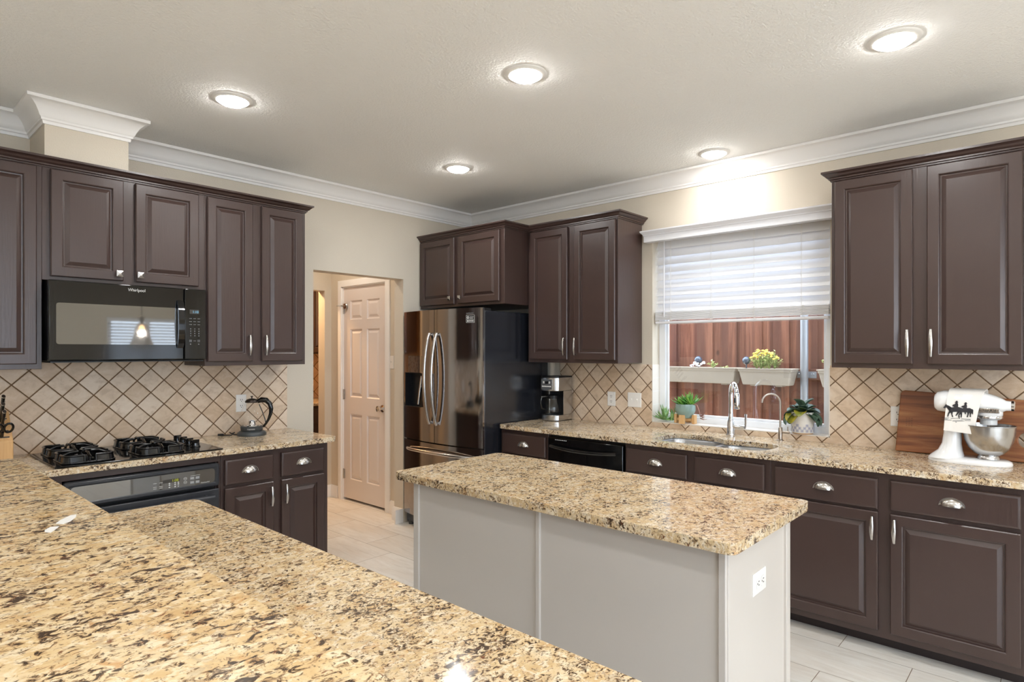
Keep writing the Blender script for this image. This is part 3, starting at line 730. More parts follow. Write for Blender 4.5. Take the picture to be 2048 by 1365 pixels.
obj('toe_grille', box((-.70, -.92, FZ+.02), (-.68, -.05, .136)), 'black_m', t)

# ------------------------------------------------------------------ dishwasher
t = thing('dishwasher', 'glossy black dishwasher with a curved bar handle under the window counter', 'dishwasher', fB(1.711, .32, FZ))
obj('tub', MB(fB).box((1.412, .04, .115), (2.010, .585, .876)), 'black_m', t)
dd = obj('door', MB(fB).box((1.410, .586, .135), (2.012, .628, .862)), 'black', t, bev=.006)
n = 18; hb = MB(fB)
hb.tube([(1.446+.532*i/n, .648+.016*(1-(2*i/n-1)**2), .806-.014*(1-(2*i/n-1)**2)) for i in range(n+1)], .0125, 12)
for u in (1.455, 1.969): hb.tube([(u, .625, .806), (u, .652, .806)], .014, 12)
obj('handle', hb, 'black', dd, smooth=50)
kk = MB(fB)
for i in range(7): kk.box((1.474+.0148*i, .628, .8455), (1.474+.0148*i+.009, .6288, .8505))
obj('control_marks', kk, 'ink', dd)
obj('kick_panel', MB(fB).box((1.412, .50, FZ), (2.010, .52, .130)), 'black_m', t)

# ------------------------------------------------------------------ oven
t = thing('wall_oven', 'black built-in oven with a lit clock panel under the cooktop', 'oven', fA(-2.88, .32, .14))
obj('oven_body', MB(fA).box((-3.225, .03, .14), (-2.537, .58, .84)), 'black_m', t)
def rr3(mb, u0, u1, z0, z1, v, prof, r):
    rings = [[(a, v+h, b) for a, b in rrect(u0+d, z0+d, u1-d, z1-d, max(.002, r-d), 5)] for d, h in prof]
    return mb.loft(rings, True, True)
cp = obj('control_panel', rr3(MB(fA), -3.234, -2.531, .722, .845, .612, [(0, 0), (0, .022), (.006, .028), (.018, .028), (.024, .022)], .012), 'ovenblk', t, smooth=35)
obj('glass_panel', rr3(MB(fA), -3.209, -2.555, .742, .820, .634, [(0, 0), (0, .0015)], .018), 'mwglass', cp)
V = .6357
obj('clock_display', MB(fA).box((-2.815, V, .776), (-2.733, V+.0004, .793)), 'slot', cp)
tA = lambda u0, z0: (lambda a, b, c: (u0+a, -(V+.0006+c), z0+b))
obj('clock_digits', text('1:08', .019, tA(-2.772, .7785)), 'disp_g', cp)
ky = MB(fA); kb = MB(fA)
for i in range(2):
    for j in range(2):
        ky.box((-2.683+.027*i, V, .774-.022*j), (-2.661+.027*i, V+.001, .790-.022*j))
        for q in range(2): kb.box((-2.680+.027*i, V+.001, .784-.022*j-.005*q), (-2.664+.027*i, V+.0013, .786-.022*j-.005*q))
for (cu, cz) in ((-2.706, .785), (-2.706, .766)):
    rg = MB().plate([(cu+.0085*math.cos(a*PI/8), cz+.0075*math.sin(a*PI/8)) for a in range(16)], [[(cu+.0072*math.cos(a*PI/8), cz+.0062*math.sin(a*PI/8)) for a in range(16)]], V, V+.0008, 1)
    kb.add(rg.v, rg.f); kb.box((cu-.005, V, cz-.001), (cu+.005, V+.0008, cz+.001))
for cu in (-2.851, -2.823):
    for cz in (.783, .764, .756): kb.box((cu-.008, V, cz-.0022), (cu+.008, V+.0006, cz))
for cu in (-2.783, -2.756, -2.740):
    for cz in (.772, .763, .752): kb.add([(cu-.005, V+.0005, cz), (cu, V+.0005, cz+.004), (cu+.005, V+.0005, cz), (cu, V+.0005, cz-.004)], [(0, 1, 2, 3)])
for i in range(9): kb.box((-2.680+.0055*i, V, .7945), (-2.6765+.0055*i, V+.0006, .7965))
obj('keys', ky, 'inkg', cp); obj('key_marks', kb, 'ink', cp)
obj('lettering', text('KitchenAid', .010, tA(-2.628, .748)), 'ink', cp)
od = obj('door', MB(fA).box((-3.232, .612, .150), (-2.533, .640, .706)), 'ovenblk', t, bev=.004)
obj('door_window', rr3(MB(fA), -3.14, -2.625, .26, .56, .6405, [(0, 0), (0, .0015)], .02), 'mwglass', od)
obj('handle', MB(fA).tube([(-3.19, .682, .672), (-2.575, .682, .672)], .014, 14).tube([(-3.16, .640, .672), (-3.16, .682, .672)], .010).tube([(-2.605, .640, .672), (-2.605, .682, .672)], .010), 'ovenblk', od, smooth=40)

# ------------------------------------------------------------------ gas cooktop
t = thing('gas_cooktop', 'black glass gas cooktop with four burners set in the granite', 'cooktop', (-2.88, -.36, CT))
obj('glass_top', MB().prism(rrect(-3.266, -.632, -2.506, -.085, .010), CT+.0008, CT+.008), 'black', t, bev=.002)
zt = CT+.008
def ringpath(cx, cy, w, h, r, z, k=5):
    p = [(a, b, z) for a, b in rrect(cx-w, cy-h, cx+w, cy+h, r, k)]; return p+[p[0]]
for bi, (cx, cy) in enumerate(((-3.118, -.485), (-3.118, -.215), (-2.795, -.485), (-2.795, -.215))):
    g = MB(); W, H = .108, .108
    lower = [(a, b, zt+.004) for a, b in rrect(cx-W, cy-H, cx+W, cy+H, .035)]
    g.tube(lower+[lower[0]], .0045, 8, cap=False)
    up = [(a, b, zt+.030) for a, b in rrect(cx-W+.006, cy-H+.006, cx+W-.006, cy+H-.006, .030)]
    for s0 in range(4):                                     # flared side panels, open in the middle of each side
        seg_ = up[s0*6-0:(s0*6)+6]; low_ = lower[s0*6:s0*6+6]
        nx = up[((s0+1)*6) % 24]; pv = up[(s0*6-1) % 24]; nl = lower[((s0+1)*6) % 24]; pl = lower[(s0*6-1) % 24]
        L = lambda p, q, f: tuple(a+(b-a)*f for a, b in zip(p, q))
        top = [L(seg_[0], pv, .34)]+seg_+[L(seg_[-1], nx, .34)]; bot = [L(low_[0], pl, .34)]+low_+[L(low_[-1], nl, .34)]
        top = [(a, b, c+.006) for a, b, c in top]
        g.tube(top, .0055, 8)
        inn = [(a+(cx-a)*.05, b+(cy-b)*.05, c) for a, b, c in bot]; ti = [(a+(cx-a)*.05, b+(cy-b)*.05, c) for a, b, c in top]
        g.loft([bot, top], False, False, False); g.loft([inn, ti], False, False, False)
        for e in (0, -1): g.tube([bot[e], top[e]], .0055, 8)
    for a in range(4):
        dx, dy = math.cos(a*PI/2), math.sin(a*PI/2)
        g.tube([(cx+dx*.098, cy+dy*.098, zt+.026), (cx+dx*.060, cy+dy*.060, zt+.042), (cx+dx*.026, cy+dy*.026, zt+.044)], [.006, .007, .005], 8, flat=1.2)
        g.tube([(cx+dx*.098, cy+dy*.098, zt+.004), (cx+dx*.098, cy+dy*.098, zt+.028)], .006, 8)
    gr = obj('burner_grate', g, 'iron', t, smooth=50)
    obj('burner', MB().lathe([(.040, 0), (.040, .008), (.030, .012), (.030, .018), (.026, .021), (0, .022)], (cx, cy, zt+.0002), 24), 'black_m', t, smooth=40)
for k, y in enumerate((-.200, -.288, -.378, -.466)):
    c = (-2.592+.0, y, zt+.0002)
    kn = MB().lathe([(.026, 0), (.026, .005), (.022, .008), (.020, .022), (.018, .024), (0, .0245)], c, 22)
    kn.box((c[0]-.020, y-.0065, zt+.0235), (c[0]+.020, y+.0065, zt+.040))
    obj('control_knob', kn, 'black', t, bev=.0015)

# ------------------------------------------------------------------ microwave
t = thing('microwave', 'black over-the-range microwave with a dark glass door', 'microwave', (-2.876, -.2, 1.405))
mu0, mu1, mz0, mz1 = -3.246, -2.507, 1.406, 1.809
obj('case', MB(fA).box((mu0+.002, .010, mz0), (mu1-.002, .366, mz1)), 'black_m', t, bev=.003)
md = obj('door', MB(fA).box((mu0, .368, mz0+.004), (-2.628, .400, mz1)), 'black', t, bev=.005)
wp = [(0, 0), (.016, -.004), (.016, -.004)]
obj('door_glass', MB(fA).box((-3.228, .4004, 1.455), (-2.636, .4012, 1.752)), 'black', md)
wg = MB(fA); rr3(wg, -3.216, -2.664, 1.492, 1.697, .4013, [(0, 0), (0, .0008)], .012); obj('window', wg, 'mwglass', md)
hm = MB(fA); n = 14
hm.loft([[(-2.650+dx, .402+off+.030*(1-((2*i/n-1)**2))**.6*(1 if k < 2 else .55), 1.474+.266*i/n) for k, (dx, off) in enumerate(((-.016, .004), (.016, .004), (.016, 0), (-.016, 0)))] for i in range(n+1)])
obj('handle', hm, 'black', md, smooth=50)
obj('lettering', text('Whirlpool', .0225, lambda a, b, c: (-2.905+a*.88, -(.4006+c), 1.7745+b)), 'ink', md)
cp = obj('control_panel', MB(fA).box((-2.624, .368, mz0+.004), (mu1, .400, mz1)), 'black', t, bev=.004)
obj('display', MB(fA).box((-2.598, .4002, 1.668), (-2.547, .4008, 1.692)), 'slot', cp)
obj('display_digits', text('1:10', .019, lambda a, b, c: (-2.583+a, -(.4012+c), 1.673+b)), 'disp_b', cp)
kb = MB(fA)
for r_ in range(3):
    for q in range(3): kb.box((-2.600+.022*q, .4002, 1.640-.017*r_), (-2.586+.022*q, .4008, 1.6425-.017*r_))
for r_ in range(4):
    for q in range(3): kb.box((-2.5945+.022*q, .4002, 1.580-.013*r_), (-2.5905+.022*q, .4008, 1.586-.013*r_))
for q in (0, 2): 
    f = MB().plate(rect(-2.599+.022*q, 1.509, -2.587+.022*q, 1.521), [rect(-2.5975+.022*q, 1.5105, -2.5885+.022*q, 1.5195)], .4002, .4008, 1); kb.add(f.v, f.f)
    kb.box((-2.595+.022*q, .4002, 1.513), (-2.591+.022*q, .4008, 1.517))
    kb.box((-2.596+.022*q, .4002, 1.494), (-2.590+.022*q, .4008, 1.499))
kb.box((-2.578, .4002, 1.514), (-2.564, .4008, 1.516))
obj('key_marks', kb, 'inkg', cp)
obj('vent_strip', MB(fA).box((mu0+.01, .05, mz0-.006), (mu1-.01, .385, mz0-.0005)), 'black_m', t)

# ------------------------------------------------------------------ sink and faucets
t = thing('kitchen_sink', 'stainless steel double-bowl sink set under the granite below the window', 'sink', (-.4, -2.5, .68))
bowls = [(-.584, -2.505, -.205, -2.150), (-.584, -2.875, -.262, -2.535)]
loops = [rrect(a, b, c, d, .085, 8) for a, b, c, d in bowls]
obj('rim', MB().plate(rect(-.588, -2.885, -.155, -2.13), loops, .878, .8825), 'steel_y', t)
for (a, b, c, d), dep in zip(bowls, (.21, .19)):
    rings = [[(x, y, z_) for x, y in rrect(a+q, b+q, c-q, d-q, max(.03, .085-q*.6), 8)] for q, z_ in ((-.001, .8805), (.004, .868), (.014, .881-dep+.04), (.028, .881-dep+.012), (.055, .881-dep))]
    bo = obj('bowl', MB().loft(rings, False, True), 'steel_y', t, smooth=50)
    obj('drain', MB().lathe([(.042, 0), (.042, .002), (.030, .003), (.026, .0005), (0, .0008)], ((a+c)/2, (b+d)/2, .881-dep+.0003), 20), 'chrome', bo, smooth=40)
# pull-down faucet
t = thing('kitchen_faucet', 'tall chrome pull-down faucet behind the sink', 'faucet', (-.085, -2.478, CT))
bx, by = -.085, -2.478; d = Vector((-.80, -.60, 0))
obj('body', MB().lathe([(.030, 0), (.031, .006), (.026, .02), (.024, .05), (.0215, .085), (.018, .105), (.015, .12), (.0135, .14)], (bx, by, CT+.0003), 26), 'chrome', t, smooth=50)
R_ = .070; zc = 1.182
p = [(bx, by, CT+.135)]+[(bx, by, CT+.14+k*.03) for k in range(1, 5)]
p += [(bx+d.x*R_*(1-math.cos(a*PI/14)), by+d.y*R_*(1-math.cos(a*PI/14)), zc+R_*math.sin(a*PI/14)) for a in range(0, 14)]
obj('neck', MB().tube(p, .0125, 16), 'chrome', t, smooth=60)
hx, hy = bx+d.x*2*R_, by+d.y*2*R_
sh = obj('spray_head', MB().lathe([(.0115, .0), (.0155, -.004), (.0165, -.03), (.018, -.07), (.0185, -.098), (.015, -.102), (0, -.102)], (hx, hy, zc+.016), 22), 'chrome', t, smooth=50)
obj('spray_button', MB().box((hx-.026, hy-.006+.004, zc-.045), (hx-.014, hy+.008, zc-.015)), 'black_m', sh, bev=.003)
hl = MB().tube([(bx, by-.012, .975), (bx-.004, by-.05, .974), (bx-.006, by-.092, .973)], [.015, .014, .013], 16)
hl.tube([(bx-.006, by-.094, .966), (bx-.006, by-.097, 1.0), (bx-.006, by-.100, 1.058)], [.006, .007, .0085], 12, flat=.7)
obj('lever', hl, 'chrome', t, smooth=50)
t = thing('filter_faucet', 'slim brushed gooseneck water filter tap right of the main faucet', 'faucet', (-.085, -2.785, CT))
bx, by = -.085, -2.785; d = Vector((-.62, .78, 0))
obj('body', MB().lathe([(.021, 0), (.021, .003), (.0125, .006), (.0125, .076), (.010, .079), (.006, .080)], (bx, by, CT+.0003), 20), 'bronze', t, smooth=50)
R_ = .055; zc = 1.140
p = [(bx, by, CT+.078+k*.03) for k in range(5)]+[(bx+d.x*R_*(1-math.cos(a*PI/14)), by+d.y*R_*(1-math.cos(a*PI/14)), zc+R_*math.sin(a*PI/14)) for a in range(0, 13)]
q = p[-1]; p.append((q[0]+d.x*.004, q[1]+d.y*.004, q[2]-.022))
obj('spout', MB().tube(p, .0058, 12), 'bronze', t, smooth=60)
obj('lever', MB().tube([(bx, by-.008, .966), (bx, by-.052, .965)], [.0075, .0075], 12).tube([(bx, by-.044, .966), (bx-.002, by-.044, 1.0)], .0035, 8), 'bronze', t, smooth=50)

# ------------------------------------------------------------------ coffee maker
t = thing('coffee_maker', 'stainless coffee maker with a glass carafe next to the refrigerator', 'coffee maker', (-.14, -1.10, CT))
cy0, cy1, cxf, cxb = -1.180, -1.005, -.245, -.035
def crr(x0, x1, r=.02): return rrect(x0, cy0, x1, cy1, r, 4)
fr = [(cxb, cy0), (cxb, cy1)]+[(-.205-.042*math.sin(PI*i/12)**.7, cy1-(cy1-cy0)*i/12) for i in range(13)]
obj('base', MB().prism(fr, CT+.004, CT+.046), 'steel', t, bev=.003)
obj('base_foot', MB().prism([(x*.98-.003, -1.0925+(y+1.0925)*.97) for x, y in fr], CT+.0003, CT+.0055), 'black_m', t)
obj('tower', MB().prism([(cxb, cy0), (cxb, cy1), (-.115, cy1), (-.115, cy1-.010), (-.085, cy1-.03), (-.085, cy0+.03), (-.115, cy0+.010), (-.150, cy0)], CT+.046, 1.146), 'steel', t, bev=.002)
hd = obj('brew_head', MB().prism(fr, 1.146, 1.250), 'steel', t, bev=.003)
obj('lid', MB().prism([(x*.99-.001, -1.0925+(y+1.0925)*.985) for x, y in fr], 1.2502, 1.260), 'black_m', t, bev=.002)
cav = MB().box((-.113, cy0+.0105, CT+.0465), (-.090, cy1-.0105, 1.1455)); obj('cavity_lining', cav, 'black_m', t)
obj('warming_plate', MB().lathe([(.066, 0), (.066, .004), (0, .0045)], (-.170, -1.0925, CT+.0465), 28), 'black_m', t)
cpos = (-.170, -1.0925, CT+.0515)
ca = obj('carafe', MB().lathe([(.0, .001), (.052, .001), (.060, .010), (.062, .030), (.058, .065), (.048, .105), (.042, .125), (.045, .132)], cpos, 30), 'glass', t, smooth=60)
obj('carafe_band', MB().lathe([(.0435, .118), (.0445, .118), (.047, .134), (.047, .142), (.030, .150), (0, .151)], cpos, 30), 'black_m', ca, smooth=50)
obj('carafe_handle', MB().tube([(-.212, -1.070, CT+.188), (-.252, -1.048, CT+.184), (-.262, -1.042, CT+.14), (-.250, -1.048, CT+.095), (-.228, -1.06, CT+.085)], [.008, .009, .009, .008, .006], 10), 'black', ca, smooth=60)
fpt = lambda a, b, c: (-.2475-c, -1.0925-a, 1.146+b)
fl = MB(lambda a, b, c: (-.243-.004*math.cos(a/.0875*1.2)-c, -1.0925-a, 1.146+b))
obj('control_panel', MB(lambda a, b, c: (-.2482-c, -1.0925-a, b)).box((-.052, 1.158, -.010), (.052, 1.236, .0012)), 'nickel', hd)
V2 = .2496
obj('display', MB(lambda a, b, c: (-V2-c, -1.0925-a, b)).box((-.014, 1.200, 0), (.016, 1.222, .0005)), 'black', hd)
bk = MB(lambda a, b, c: (-V2-c, -1.0925-a, b))
for zz in (1.205, 1.214): bk.box((-.034, zz, 0), (-.022, zz+.006, .002)); bk.box((.024, zz, 0), (.036, zz+.006, .002))
for i in range(6): bk.box((-.044+.0155*i, 1.178, 0), (-.034+.0155*i, 1.186, .002))
obj('buttons', bk, 'white_pl', hd)

# ------------------------------------------------------------------ glass kettle
kx, ky_ = -2.138, -.178
t = thing('electric_kettle', 'glass electric kettle on a round black base by the end of the range counter', 'kettle', (kx, ky_, CT))
obj('power_base', MB().lathe([(.088, 0), (.089, .006), (.086, .018), (.074, .027), (.066, .029), (0, .030)], (kx, ky_, CT+.0004), 36), 'grey_app', t, smooth=40)
kbz = CT+.0305
kc = obj('collar', MB().lathe([(.064, 0), (.066, .004), (.069, .026), (.066, .029), (.0, .0295)], (kx, ky_, kbz), 36), 'grey_app', t, smooth=40)
obj('lettering', text('Capresso', .012, lambda a, b, c: (kx+.0695*math.sin(-.50+(a-.022)/.0695-.02), ky_-.0695*math.cos(-.50+(a-.022)/.0695-.02)-c, kbz+.011+b)), 'ink', kc)
obj('glass_body', MB().lathe([(.066, .0), (.078, .012), (.0815, .030), (.078, .055), (.069, .085), (.056, .115), (.044, .140), (.038, .152)], (kx, ky_, kbz+.0295), 40, cap=False), 'glass', t, smooth=70)
obj('steel_element', MB().lathe([(.050, 0), (.048, .004), (.026, .008), (.022, .03), (.012, .036), (0, .037)], (kx, ky_, kbz+.0296), 28), 'chrome', t, smooth=50)
obj('lid', MB().lathe([(.0395, -.001), (.0415, .002), (.040, .008), (.032, .018), (.016, .024), (.0, .025)], (kx, ky_, kbz+.181), 32).lathe([(.004, .022), (.004, .034), (.008, .037), (.008, .041), (0, .042)], (kx, ky_, kbz+.181), 16), 'rust', t, smooth=40)
hd_ = Vector((.74, -.67, 0))
def kp(r_, z_): return (kx+hd_.x*r_, ky_+hd_.y*r_, kbz+z_)
obj('handle', MB().tube([kp(.036, .187), kp(.060, .197), kp(.090, .194), kp(.112, .172), kp(.121, .140), kp(.117, .105), kp(.104, .070), kp(.088, .043), kp(.072, .022)], [.010, .014, .014, .0125, .011, .009, .007, .006, .006], 12, flat=1.25).tube([kp(.046, .168), kp(.066, .12), kp(.083, .07), kp(.087, .045)], .003, 8), 'black', t, smooth=60)
obj('spout', MB().tube([(kx-.030, ky_, kbz+.168), (kx-.050, ky_, kbz+.180), (kx-.056, ky_, kbz+.186)], [.016, .010, .007], 12), 'glass', t, smooth=60)
cdp = [(kx-.080, ky_+.01, CT+.008), (kx-.10, ky_+.03, CT+.010), (kx-.115, ky_+.06, CT+.022), (kx-.095, ky_+.08, CT+.012), (kx-.085, ky_+.06, CT+.02), (kx-.11, ky_+.05, CT+.005), (kx-.135, ky_+.075, CT+.005), (kx-.145, ky_+.085, CT+.007)]
obj('power_cord', MB().tube(cdp, .0035, 8).tube([(kx-.143, ky_+.084, CT+.0085), (kx-.170, ky_+.105, CT+.0085)], [.008, .007], 8), 'black_m', t, smooth=50)

# ------------------------------------------------------------------ stand mixer, towel, cutting board
mx, ym = -.235, -3.80                                  # bowl axis
t = thing('stand_mixer', 'white tilt-head stand mixer with a steel bowl at the right end of the window counter', 'stand mixer', (mx, -3.72, CT))
def oval(y, z_, hx, hy_, k=28, sq=2.4):                # horizontal super-ellipse ring
    o = []
    for i in range(k):
        a = 2*PI*i/k; c, s_ = math.cos(a), math.sin(a)
        o.append((mx+hx*math.copysign(abs(c)**(2/sq), c), y+hy_*math.copysign(abs(s_)**(2/sq), s_), z_))
    return o
base = MB().loft([oval(-3.725, CT+.0005, .086, .166), oval(-3.725, CT+.010, .088, .168), oval(-3.725, CT+.020, .083, .163), oval(-3.723, CT+.027, .070, .150)])
obj('base', base, 'white_en', t, smooth=50)
ped = MB()
ped.loft([oval(-3.632, CT+.018, .080, .072, sq=2.6), oval(-3.640, CT+.032, .070, .066), oval(-3.650, CT+.055, .060, .050), oval(-3.656, CT+.090, .053, .040), oval(-3.660, CT+.140, .050, .037), oval(-3.662, CT+.185, .048, .038), oval(-3.668, CT+.225, .044, .040), oval(-3.672, CT+.25, .038, .040)])
obj('pedestal', ped, 'white_en', t, smooth=60)
def vring(y, zc_, hx, hz, k=28, sq=2.3):
    o = []
    for i in range(k):
        a = 2*PI*i/k; c, s_ = math.cos(a), math.sin(a)
        o.append((mx+hx*math.copysign(abs(c)**(2/sq), c), y, zc_+hz*math.copysign(abs(s_)**(2/sq), s_)))
    return o
hdm = MB().loft([vring(-3.585, 1.205, .020, .020), vring(-3.588, 1.206, .042, .036), vring(-3.600, 1.207, .056, .048), vring(-3.625, 1.209, .061, .053), vring(-3.68, 1.211, .063, .054), vring(-3.74, 1.212, .062, .053), vring(-3.79, 1.209, .058, .049), vring(-3.83, 1.203, .050, .041), vring(-3.855, 1.200, .038, .031), vring(-3.866, 1.199, .026, .024), vring(-3.885, 1.199, .0235, .0225)])
hd_o = obj('motor_head', hdm, 'white_en', t, smooth=60)
obj('attachment_hub', MB().lathe([(.0245, 0), (.0245, -.010), (.018, -.014), (0, -.014)], (mx, -3.8855, 1.199), 24, 'y'), 'chrome', hd_o, smooth=50)
obj('planetary', MB().lathe([(.0, .045), (.052, .045), (.055, .030), (.055, .012), (.052, .008), (.048, .006), (.046, -.008), (.034, -.012), (.034, -.034), (0, -.034)], (mx, ym, 1.140), 32), 'white_en', hd_o, smooth=40)
obj('trim_band', MB().lathe([(.0552, .0), (.0565, .003), (.0565, .011), (.0552, .014)], (mx, ym, 1.136), 32, cap=False), 'chrome', hd_o, smooth=40)
tb = MB(); rings = []
for i in range(13):                                    # trim band along the head, carrying the lettering
    y = -3.735-.115*i/12; rings.append([(mx-.0635+.006*(i/12)**3, y, 1.166), (mx-.0635+.006*(i/12)**3, y, 1.186)])
obj('name_band', MB().box((mx-.0590, -3.845, 1.165), (mx-.052, -3.75, 1.187)), 'nickel', hd_o, bev=.002)
obj('lettering', text('KitchenAid', .019, lambda a, b, c: (mx-.0596-c, -3.753-a*.92, 1.1705+b)), 'black_m', hd_o)
obj('beater', MB().tube([(mx, ym, 1.107), (mx, ym, 1.06)], .006, 10).tube([(mx, ym, 1.06), (mx, ym+.035, 1.04), (mx, ym+.030, .985), (mx, ym, .962), (mx, ym-.030, .985), (mx, ym-.035, 1.04), (mx, ym, 1.06)], .005, 8), 'nickel', t, smooth=50)
bwl = obj('mixing_bowl', MB().lathe([(0, .004), (.040, .004), (.044, .0), (.046, .001), (.044, .012), (.040, .018), (.058, .028), (.080, .052), (.094, .085), (.101, .120), (.1045, .158), (.1075, .160), (.1075, .163), (.103, .1625), (.099, .122), (.092, .087), (.078, .055), (.056, .031), (.0, .022)], (mx, ym, CT+.0275), 44), 'steel', t, smooth=40)
obj('lock_lever', MB().tube([(mx-.052, -3.645, 1.135), (mx-.066, -3.645, 1.135)], [.007, .010], 12), 'chrome', t)
# draped towel
tw = [(-.160, 1.120), (-.168, 1.180), (-.180, 1.235), (-.205, 1.2685), (-.235, 1.2755), (-.268, 1.2685), (-.291, 1.240), (-.3035, 1.205), (-.311, 1.16), (-.314, 1.11), (-.316, 1.072)]
def twp(f, k):                                        # f across 0..1, k index along
    n = len(tw)-1; s_ = max(0, (k-4)/(n-4)); x_, z_ = tw[k]
    y0 = -3.652+(.020)*s_; y1 = -3.796+.048*s_
    wv = .0025*math.sin(f*9+k*.7)*s_
    return (x_-abs(wv), y0+(y1-y0)*f, z_-.010*f*s_)
F = 10
rows = [[twp(f/F, k) for f in range(F+1)] for k in range(len(tw))]
tm = MB(); inner = [[(x_+(.003 if k > 4 else -.003 if k < 4 else 0), y, z_-(.003 if 2 < k < 7 else 0)) for x_, y, z_ in r] for k, r in enumerate(rows)]
tm.loft(rows, False, False, False); tm.loft(inner, False, False, False)
for a in (0, F): tm.loft([[r[a] for r in rows], [r[a] for r in inner]], False, False, False)
for a in (0, -1): tm.loft([rows[a], inner[a]], False, False, False)
tt = thing('tea_towel', 'white tea towel printed with two riders on horseback, draped over the mixer', 'towel', (-.30, -3.70, 1.07))
tc = obj('cloth', tm, 'towel', tt, smooth=60)
def prt(kx_, kz_):                                     # towel print coordinates -> cloth surface
    yy = -3.630-(kx_-1240)*.000374; zz = 1.188-.00040*(kz_-230-.066*(kx_-1240))
    for k in range(4, len(tw)-1):
        if tw[k][1] >= zz >= tw[k+1][1]:
            f = (tw[k][1]-zz)/(tw[k][1]-tw[k+1][1]); return (tw[k][0]+(tw[k+1][0]-tw[k][0])*f-.0034, yy, zz)
    return (-.3185, yy, zz)
figs = [[(1285, 228), (1330, 245), (1400, 240), (1450, 258), (1520, 254), (1548, 272), (1546, 300), (1500, 306), (1440, 302), (1400, 297), (1330, 300), (1303, 290)],
 [(1240, 246), (1256, 224), (1268, 203), (1280, 214), (1305, 226), (1330, 245), (1305, 290), (1288, 262), (1275, 244), (1252, 257)],
 [(1303, 285), (1332, 290), (1304, 325), (1296, 356), (1284, 356), (1289, 322)], [(1318, 290), (1346, 292), (1340, 328), (1349, 358), (1335, 361), (1327, 325)],
 [(1393, 290), (1422, 295), (1398, 325), (1381, 346), (1370, 343), (1384, 318)], [(1412, 290), (1442, 300), (1441, 335), (1437, 367), (1425, 367), (1426, 335)],
 [(1418, 300), (1436, 305), (1414, 338), (1418, 366), (1402, 366), (1402, 336)], [(1493, 300), (1522, 300), (1509, 330), (1502, 363), (1487, 363), (1496, 328)],
 [(1518, 295), (1546, 295), (1531, 333), (1534, 360), (1519, 360), (1520, 330)], [(1543, 262), (1557, 280), (1553, 332), (1541, 318)], [(1462, 292), (1478, 292), (1482, 326), (1470, 326)],
 [(1352, 242), (1363, 206), (1371, 186), (1391, 187), (1399, 215), (1397, 242)], [(1359, 184), (1370, 179), (1372, 168), (1388, 165), (1392, 178), (1401, 183), (1391, 188), (1369, 189)], [(1335, 226), (1343, 212), (1366, 204), (1372, 226), (1348, 236)],
 [(1449, 258), (1459, 225), (1466, 204), (1485, 204), (1491, 230), (1489, 258)], [(1454, 203), (1465, 197), (1468, 187), (1484, 185), (1487, 196), (1497, 201), (1480, 207)], [(1428, 240), (1440, 228), (1464, 222), (1466, 240), (1445, 248)],
 [(1225, 366), (1300, 370), (1310, 374), (1226, 371)], [(1320, 376), (1400, 372), (1402, 376), (1322, 381)], [(1404, 372), (1412, 366), (1420, 378), (1410, 382)], [(1430, 380), (1530, 386), (1528, 392), (1428, 385)], [(1222, 392), (1330, 396), (1332, 400), (1224, 397)], [(1340, 404), (1440, 402), (1470, 408), (1345, 409)], [(1470, 398), (1532, 402), (1530, 406), (1470, 402)], [(1250, 380), (1290, 384), (1288, 388), (1252, 386)], [(1370, 417), (1390, 420), (1378, 427)]]
pm = MB()
for f in figs:
    q = []
    for i in range(len(f)):
        a, b = f[i], f[(i+1) % len(f)]; q += [a, ((a[0]+b[0])/2, (a[1]+b[1])/2)]
    pm.add([prt(*p) for p in q], [tuple(range(len(q)))])
obj('printed_riders', pm, 'print', tc)
# cutting board leaning on the tiles
def bfn(a, b, c):                                     # a: along -Y, b: up the board, c: thickness towards the room
    th = math.radians(8.0); return (-.063-c*math.cos(th)+b*math.sin(th), -a, CT+.0008+b*math.cos(th)+c*math.sin(th))
outl = [(3.386, 0), (4.03, 0), (4.05, .02), (4.05, .27), (4.02, .298), (3.425, .330), (3.410, .325), (3.404, .31)]
hl_ = [(3.938+.036*math.cos(a*PI/10), .107+.040*math.sin(a*PI/10)) for a in range(20)]
bmx = MB().plate(outl, [hl_], 0, .019); b2 = MB(bfn); b2.add(bmx.v, bmx.f)
cb = solo('cutting_board', b2, 'board', 'long wooden cutting board leaning on the tiles behind the mixer', 'cutting board', bev=.004)
mk = MB(bfn)
for r_ in range(5):
    for c_ in range(3): mk.box((3.432+.012*c_, .178-.010*r_, .0191), (3.4395+.012*c_, .1795-.010*r_, .0193))
obj('burned_mark', mk, 'rust', cb)

# ------------------------------------------------------------------ knife block on the range counter, dark canister on the bar
kbx, kby = -3.415, -.20
t = thing('knife_block', 'pale wooden knife block beside the cooktop at the left edge', 'knife block', (kbx, kby, CT))
kf = lambda a, b: (kby-a, CT+b)
pr = [(kby-.070, CT+.0005), (kby+.075, CT+.0005), (kby+.075, CT+.235), (kby+.050, CT+.245), (kby-.070, CT+.105)]
obj('block', MB().prism(pr, kbx-.050, kbx+.055, 0), 'maple', t, bev=.004)
sl = MB(); dn = Vector((0, -.14, .12)).normalized(); nrm = Vector((0, -.65, .76))
def slot_pt(f): return Vector((0, kby-.070+.120*f, CT+.105+.140*f))
for f in (.14, .34, .54, .74):
    p = slot_pt(f)+nrm*.0006; sl.box((kbx-.035, p.y-.003, p.z-.003), (kbx+.042, p.y+.003, p.z+.003))
obj('slots', sl, 'slot', [c for c in t.children][0])
